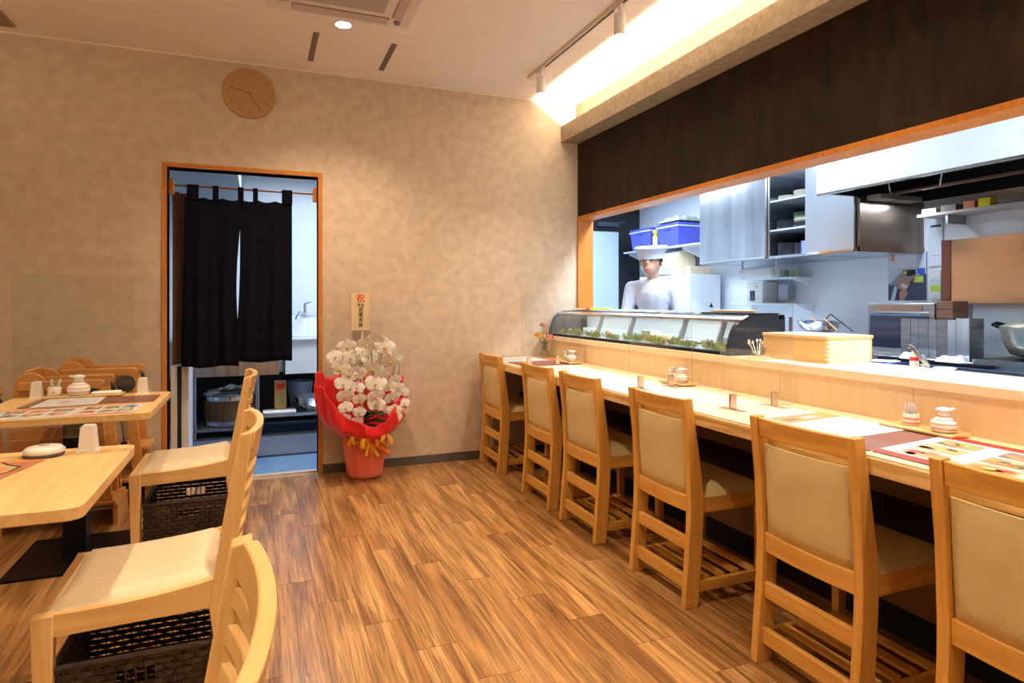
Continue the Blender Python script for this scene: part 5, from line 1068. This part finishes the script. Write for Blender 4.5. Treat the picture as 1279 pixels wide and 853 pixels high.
# wall shelves + devices
for z, y0, y1, lb in ((1.375, 4.06, 4.62, 'upper small white wall shelf with two glass jars'), (1.150, 4.02, 4.80, 'lower small white wall shelf with a control device')):
    t = thing('bracket_shelf', lb, 'shelf', (4.27, 0, z)); obj('board', B().box(-0.12, 0.105, y0, y1, 0, 0.02), KPANEL, t, bevel=0.004); obj('bracket', B().prism([(0.105, -0.06), (0.105, 0), (-0.06, 0), (-0.06, -0.008)], 'y', y0 + .03, y0 + .042), KPANEL, t)
for k, y in enumerate((4.14, 4.26)): plain('glass_jar', ('right' if k == 0 else 'left') + ' greenish glass jar on the upper small wall shelf', 'jar', B().lathe([(0.035, 1.397), (0.037, 1.405), (0.037, 1.455), (0.033, 1.46)], (4.27, y, 0), 18), mat('jar_green', (0.45, 0.50, 0.30), 0.2) if k == 0 else bpy.data.materials['jar_green'])
t = thing('ticket_machine', 'small white device with a dark window on the lower wall shelf', 'device', (4.27, 4.52, 1.171)); obj('case', B().box(-0.09, 0.09, -0.09, 0.11, 0, 0.19), WHITE, t, bevel=0.004); obj('window', B().box(-0.094, -0.09, 0.0, 0.06, 0.02, 0.11), DKB, t); obj('green_lamp', B().box(-0.094, -0.09, -0.03, -0.015, 0.14, 0.155), mat('lamp_green', (0.1, 0.6, 0.1), 0.4), t)
t = thing('wall_intercom', 'grey wall control box right of the small white device', 'device', (4.33, 4.30, 1.20)); obj('case', B().box(-0.04, 0.045, -0.055, 0.055, 0, 0.13), mat('grey_box', (0.45, 0.48, 0.56), 0.4), t, bevel=0.003); obj('screen', B().box(-0.043, -0.04, -0.035, 0.035, 0.06, 0.115), mat('screen_lilac', (0.5, 0.52, 0.75), 0.2), t)
# rice machine, drum, blocks
t = thing('rice_machine', 'tall white kitchen appliance behind the cook', 'appliance', (4.12, 5.30, 0.841)); obj('housing', B().box(-0.18, 0.20, -0.15, 0.17, 0, 0.615), KPANEL, t, bevel=0.004); obj('front_panel', B().box(-0.184, -0.18, -0.02, 0.13, 0.25, 0.48), WHITE, t)
obj('warning_mark', B().prism([(-0.10 + .16, 0.285), (-0.05 + .16, 0.285), (-0.075 + .16, 0.33)], 'y', -0.152, -0.150), BLACKM, t)
t = thing('wooden_ended_drum', 'large white drum with a round wooden end lying above the appliance', 'drum', (4.13, 5.67, 1.595)); obj('drum_shell', B().lathe([(0.125, -0.20), (0.13, -0.19), (0.13, 0.42), (0.10, 0.44)], n=32, axis='y'), KPANEL, t, smooth=1); obj('wooden_end', B().lathe([(0.122, -0.212), (0.122, -0.20)], n=32, axis='y'), TANL, t)
obj('cradle', B().box(-0.10, 0.10, -0.18, -0.12, -0.138, -0.06).box(-0.10, 0.10, 0.30, 0.36, -0.138, -0.06), WPAINT, t)
plain('drum_shelf', 'white side shelf carrying the far end of the drum', 'shelf', B().box(4.0, 4.375, 5.48, 6.12, 1.43, 1.4565), WPAINT)
plain('wooden_block_box', 'small pale wooden box on top of the white appliance', 'box', B().box(3.955, 4.20, 5.155, 5.215, 1.4575, 1.535), TANL, bevel=0.002)
# blue bins on a high shelf
t = thing('high_shelf', 'pale metal shelf carrying the blue bins', 'shelf', (0, 0, 1.745)); obj('board', B().box(3.99, 4.375, 4.80, 6.45, 0, 0.018), mat('shelf_pale', (0.60, 0.64, 0.66), 0.4, 0.3), t)
for y in (4.85, 5.40, 6.4): obj('bracket', B().prism([(4.37, -0.14), (4.37, 0), (4.05, 0), (4.05, -0.02)], 'y', y, y + .015), KPANEL, t)
def bin_(lb, y0, y1, m):
    t = thing('lidded_bin', lb, 'bin', (4.17, (y0 + y1) / 2, 1.764), 'blue lidded bins on the high shelf'); h = (y1 - y0) / 2
    obj('tub', B().add([(-.15, -h + .02, 0), (.15, -h + .02, 0), (.15, h - .02, 0), (-.15, h - .02, 0), (-.17, -h, .20), (.17, -h, .20), (.17, h, .20), (-.17, h, .20)], [(3, 2, 1, 0), (4, 5, 6, 7), (0, 1, 5, 4), (1, 2, 6, 5), (2, 3, 7, 6), (3, 0, 4, 7)]), m, t, smooth=0, bevel=0.006)
    obj('rim', B().box(-.178, .178, -h - .008, h + .008, 0.20, 0.214), LTB, t); obj('lid', B().box(-.172, .172, -h - .002, h + .002, 0.214, 0.244), m, t, bevel=0.006); obj('latch', B().box(-.180, -.172, -0.06, 0.06, 0.175, 0.19), BLUEP, t)
bin_('near blue lidded bin with crumpled film on top', 5.41, 5.79, BLUEP); bin_('far blue lidded bin, left of the yellow bottle', 5.92, 6.32, BLUEL)
t = thing('yellow_bottle', 'yellow bottle between the two blue bins', 'bottle', (4.03, 5.855, 1.764)); obj('bottle_body', B().lathe([(0.028, 0), (0.030, 0.01), (0.030, 0.13), (0.018, 0.15), (0.018, 0.165)], n=18), YEL, t, smooth=1); obj('cap', B().lathe([(0.030, 0.165), (0.030, 0.195)], n=18), YEL, t); obj('label_print', B().lathe([(0.0306, 0.03), (0.0306, 0.11)], n=18, caps=False), PAPER, t)
rr_ = random.Random(8)
def crump(u, v):
    e = sin(pi * u) * sin(pi * v); return (-.17 + .34 * u, -.20 + .40 * v, 0.015 + e ** .5 * .07 + .022 * sin(23 * u + 5 * v) * sin(19 * v + 3 * u) * e ** .3)
tag(obj('crumpled_film', B().grid(crump, 26, 26), mat('clear_film_grey', (0.42, 0.46, 0.46), 0.2), None, loc=(4.17, 5.60, 2.008), smooth=0.3, solid=0.002), 'crumpled grey plastic film on the near blue bin', 'plastic film')

# ================================================================== CHILD SEATS
def child_seat(label, loc, rot):
    t = thing('child_booster_chair', label, 'child chair', loc, 'low wooden child seats stacked in the far left corner', rot)
    for s in (-1, 1):
        a, c = sorted((s * 0.132, s * 0.116))
        # side board: splayed, with rounded shoulder
        sh = [(-0.20, 0.0), (-0.13, 0.0), (-0.075, 0.30), (0.02, 0.52), (0.15, 0.56), (0.15, 0.60), (-0.03, 0.60)] + [(-0.10 + 0.07 * cos(a2), 0.62 + 0.07 * sin(a2)) for a2 in [radians(20 + 20 * i) for i in range(9)]] + [(-0.19, 0.45)]
        obj('side_board', B().prism(sh, 'y', a, c), CHW, t, bevel=0.004, smooth=0.5)
        arm = [(-0.15, 0.60), (0.20, 0.60)] + [(0.20 + 0.022 * sin(radians(18 * i)), 0.622 - 0.022 * cos(radians(18 * i))) for i in range(11)] + [(-0.15, 0.644)]
        a2, c2 = sorted((s * 0.148, s * 0.110)); obj('armrest', B().prism(arm, 'y', a2, c2), CHW, t, bevel=0.005, smooth=0.5)
        obj('front_leg', B().prism([(0.20, 0.0), (0.26, 0.0), (0.20, 0.60), (0.15, 0.60)], 'y', a, c), CHW, t, bevel=0.004)
    obj('seat_board', B().box(-0.14, 0.15, -0.114, 0.114, 0.40, 0.418), CHW, t, bevel=0.003); obj('back_board', B().prism([(-0.175, 0.44), (-0.155, 0.44), (-0.115, 0.70), (-0.135, 0.70)], 'y', -0.114, 0.114), CHW, t, bevel=0.006)
    obj('foot_board', B().box(0.10, 0.28, -0.114, 0.114, 0.16, 0.178), CHW, t, bevel=0.003); obj('foot_strut', B().box(0.18, 0.26, -0.015, 0.015, 0.02, 0.16), CHW, t)
    obj('seat_pad', B().lathe([(0.001, 0), (0.065, 0.004), (0.070, 0.014), (0.06, 0.022), (0.001, 0.024)], (0.0, 0, 0.419), 20), mat('pad_black', (0.02, 0.02, 0.02), 0.7) if 'pad_black' not in bpy.data.materials else bpy.data.materials['pad_black'], t)
    for s in (-1, 1): obj('cushion_disc', B().lathe([(0.001, -0.012), (0.045, -0.010), (0.05, 0.0), (0.045, 0.010), (0.001, 0.012)], (0.17, s * 0.160, 0.555), 20, axis='y'), bpy.data.materials['pad_black'], t)
    st = obj('strap', B().tube([(0.05, -0.10, 0.42), (0.14, -0.135, 0.36), (0.16, -0.145, 0.22), (0.15, -0.145, 0.10)], 0.007, 6, flat=0.35), BLACKM, t); obj('buckle', B().box(0.145, 0.175, -0.155, -0.138, 0.17, 0.22), BLACK, st)
    return t
cs = child_seat('wooden child seat behind the far square table, front one of the pair', (-0.985, 4.03, 0.135), 0.0)
cs2 = dup(cs, (-0.885, 4.352, 0.175), 'wooden child seat behind the front one, against the wall', 0.0)
for (x, y, z) in ((-0.985, 4.10, .134), (-0.885, 4.3, .174)): pass
cs.location.z = 0.128; cs2.location.z = 0.155
for nm, lb, (x, y), h in (('low_wooden_riser', 'low wooden riser under the front child seat', (-0.96, 4.03), 0.127), ('low_wooden_riser', 'low wooden riser under the rear child seat', (-0.86, 4.352), 0.154)):
    t = thing(nm, lb, 'stool', (x, y, 0)); hx_, hy_ = 0.25, 0.145
    obj('top_board', B().box(-hx_, hx_, -hy_, hy_, h - .018, h), CHW, t, bevel=0.003)
    for s in (-1, 1): obj('side_rail', B().box(s * hx_ - .01, s * hx_ + .01, -hy_, hy_, 0, h - .018), CHW, t)
cs3 = dup(cs, (-1.51, 4.05, 0.065), 'wooden child seat cut by the left edge behind the far square table', 0.0)
t = thing('low_wooden_riser', 'low wooden riser under the child seat at the left edge', 'stool', (-1.51, 4.05, 0)); obj('top_board', B().box(-0.25, 0.25, -0.17, 0.17, 0.046, 0.064), CHW, t)
for s in (-1, 1): obj('side_rail', B().box(s * .24 - .01, s * .24 + .01, -.17, .17, 0, 0.046), CHW, t)

# ================================================================== THE COOK
t = thing('person', 'cook in a white jacket and flat white cap bending over the worktop behind the showcase', 'person', (3.06, 4.42, -0.012), None, radians(38))
def cap_(q, p0, p1, r0, r1, n=12):
    p0, p1 = Vector(p0), Vector(p1); q.tube([p0, p0.lerp(p1, .5), p1], [r0, (r0 + r1) / 2, r1], n); q.ball(p0, r0, n); q.ball(p1, r1, n)
q = B()   # facing -x, leaning forward
hipz = 0.86
for s in (-1, 1):
    cap_(q, (0.02, s * .09, hipz), (0.0, s * .10, .47), .082, .058); cap_(q, (0, s * .10, .47), (0.03, s * .105, .09), .055, .036)
    cap_(q, (0.03, s * .105, .05), (-0.11, s * .115, .035), .036, .030)
    cap_(q, (-.10, s * .185, 1.305), (-.13, s * .225, 1.06), .048, .038); cap_(q, (-.13, s * .225, 1.06), (-.34, s * .13, .965), .037, .026)
    hand_c = Vector((-.375, s * .115, .955)); q.ball(hand_c, .034, 10, 0, (1.2, .9, .55))
    for k, (dy, ln) in enumerate(((-.024, .060), (-.008, .070), (.008, .066), (.022, .052))): cap_(q, hand_c + Vector((-.03, dy, 0)), hand_c + Vector((-.03 - ln * .7, dy * 1.1, -.020)), .0085, .0075, 8)
    cap_(q, hand_c + Vector((.0, -s * .03, 0)), hand_c + Vector((-.035, -s * .05, -.012)), .010, .008, 8)
cap_(q, (0.02, 0, hipz + .02), (-.02, 0, 1.06), .125, .115); cap_(q, (-.02, 0, 1.06), (-.085, 0, 1.26), .118, .125)
cap_(q, (-.09, -.11, 1.30), (-.09, .11, 1.30), .062, .062); cap_(q, (-.10, 0, 1.33), (-.135, 0, 1.43), .052, .050)
hc = Vector((-.165, 0, 1.515)); q.ball(hc, .098, 16, 0, (.92, .80, 1.15)); q.ball(hc + Vector((-.045, 0, -.055)), .058, 12, 0, (1, .9, 1))
q.ball(hc + Vector((-.098, 0, -.012)), .016, 8, 0, (1, .8, 1.3))
for s in (-1, 1): q.ball(hc + Vector((.005, s * .080, -.01)), .020, 8, 0, (.8, .5, 1.3)); q.ball(hc + Vector((-.075, s * .034, .022)), .014, 8, 0, (.7, 1.2, .6))
body = obj('body', q, SKIN, t, smooth=3)
rm = body.modifiers.new('one_skin', 'REMESH'); rm.mode = 'VOXEL'; rm.voxel_size = 0.009; rm.use_smooth_shade = True
sm = body.modifiers.new('soften', 'SMOOTH'); sm.iterations = 3; sm.factor = 0.5
def cloth(name, build, m, vox=0.012, it=6):
    q = B(); build(q); o = obj(name, q, m, t, smooth=3); r = o.modifiers.new('one', 'REMESH'); r.mode = 'VOXEL'; r.voxel_size = vox; r.use_smooth_shade = True
    s_ = o.modifiers.new('soft', 'SMOOTH'); s_.iterations = it; s_.factor = 0.5; return o
def jacket(q):
    for s in (-1, 1):
        cap_(q, (-.10, s * .185, 1.305), (-.13, s * .225, 1.06), .062, .054); cap_(q, (-.13, s * .225, 1.06), (-.25, s * .175, 1.005), .052, .044)
    cap_(q, (0.02, 0, hipz + .02), (-.02, 0, 1.06), .150, .140); cap_(q, (-.02, 0, 1.06), (-.085, 0, 1.26), .142, .146); cap_(q, (-.09, -.115, 1.30), (-.09, .115, 1.30), .078, .078); q.tube([(-.10, 0, 1.34), (-.115, 0, 1.385)], [.075, .066], 16)
cloth('jacket', jacket, CHEFW)
def trousers(q):
    for s in (-1, 1): cap_(q, (0.02, s * .09, hipz - .02), (0.0, s * .10, .47), .098, .076); cap_(q, (0, s * .10, .47), (0.03, s * .105, .13), .074, .058)
cloth('trousers', trousers, mat('dark_trousers', (0.03, 0.03, 0.05), 0.9))
def shoes(q):
    for s in (-1, 1): cap_(q, (0.04, s * .105, .046), (-0.12, s * .118, .044), .046, .042)
cloth('shoes', shoes, BLACKM)
obj('eye', B().ball(hc + Vector((-.087, -.034, .012)), .009, 8).ball(hc + Vector((-.087, .034, .012)), .009, 8), BLACKM, t)
obj('mouth', B().ball(hc + Vector((-.098, 0, -.062)), .012, 8, 0, (.5, 1.8, .35)), mat('lips', (0.40, 0.13, 0.10), 0.5), t)
q = B(); q.ball(hc + Vector((.012, 0, .012)), .104, 16, 0, (.90, .86, 1.10)); hr = obj('hair', q, HAIR, t, smooth=3)
# trim hair away from the face: keep the part behind and above
bm = bmesh.new(); bm.from_mesh(hr.data); dl = [v for v in bm.verts if v.co.x < hc.x - .035 or v.co.z < hc.z - .05]; bmesh.ops.delete(bm, geom=dl, context='VERTS'); bm.to_mesh(hr.data); bm.free()
q = B(); q.T = Matrix.Translation(hc + Vector((0.004, 0, .035))) @ Matrix.Rotation(radians(-8), 4, 'Y')
q.lathe([(0.103, -0.01), (0.108, -0.006), (0.112, 0.040), (0.120, 0.048), (0.136, 0.078), (0.128, 0.090), (0.001, 0.094)], n=32); obj('cook_cap', q, CHEFW, t, smooth=0.7)
q = B().prism(rrect(-0.15, 0.15, 0.50, 0.93, 0.02), 'x', -0.170, -0.166); obj('apron', q, CHEFW, t, solid=0)
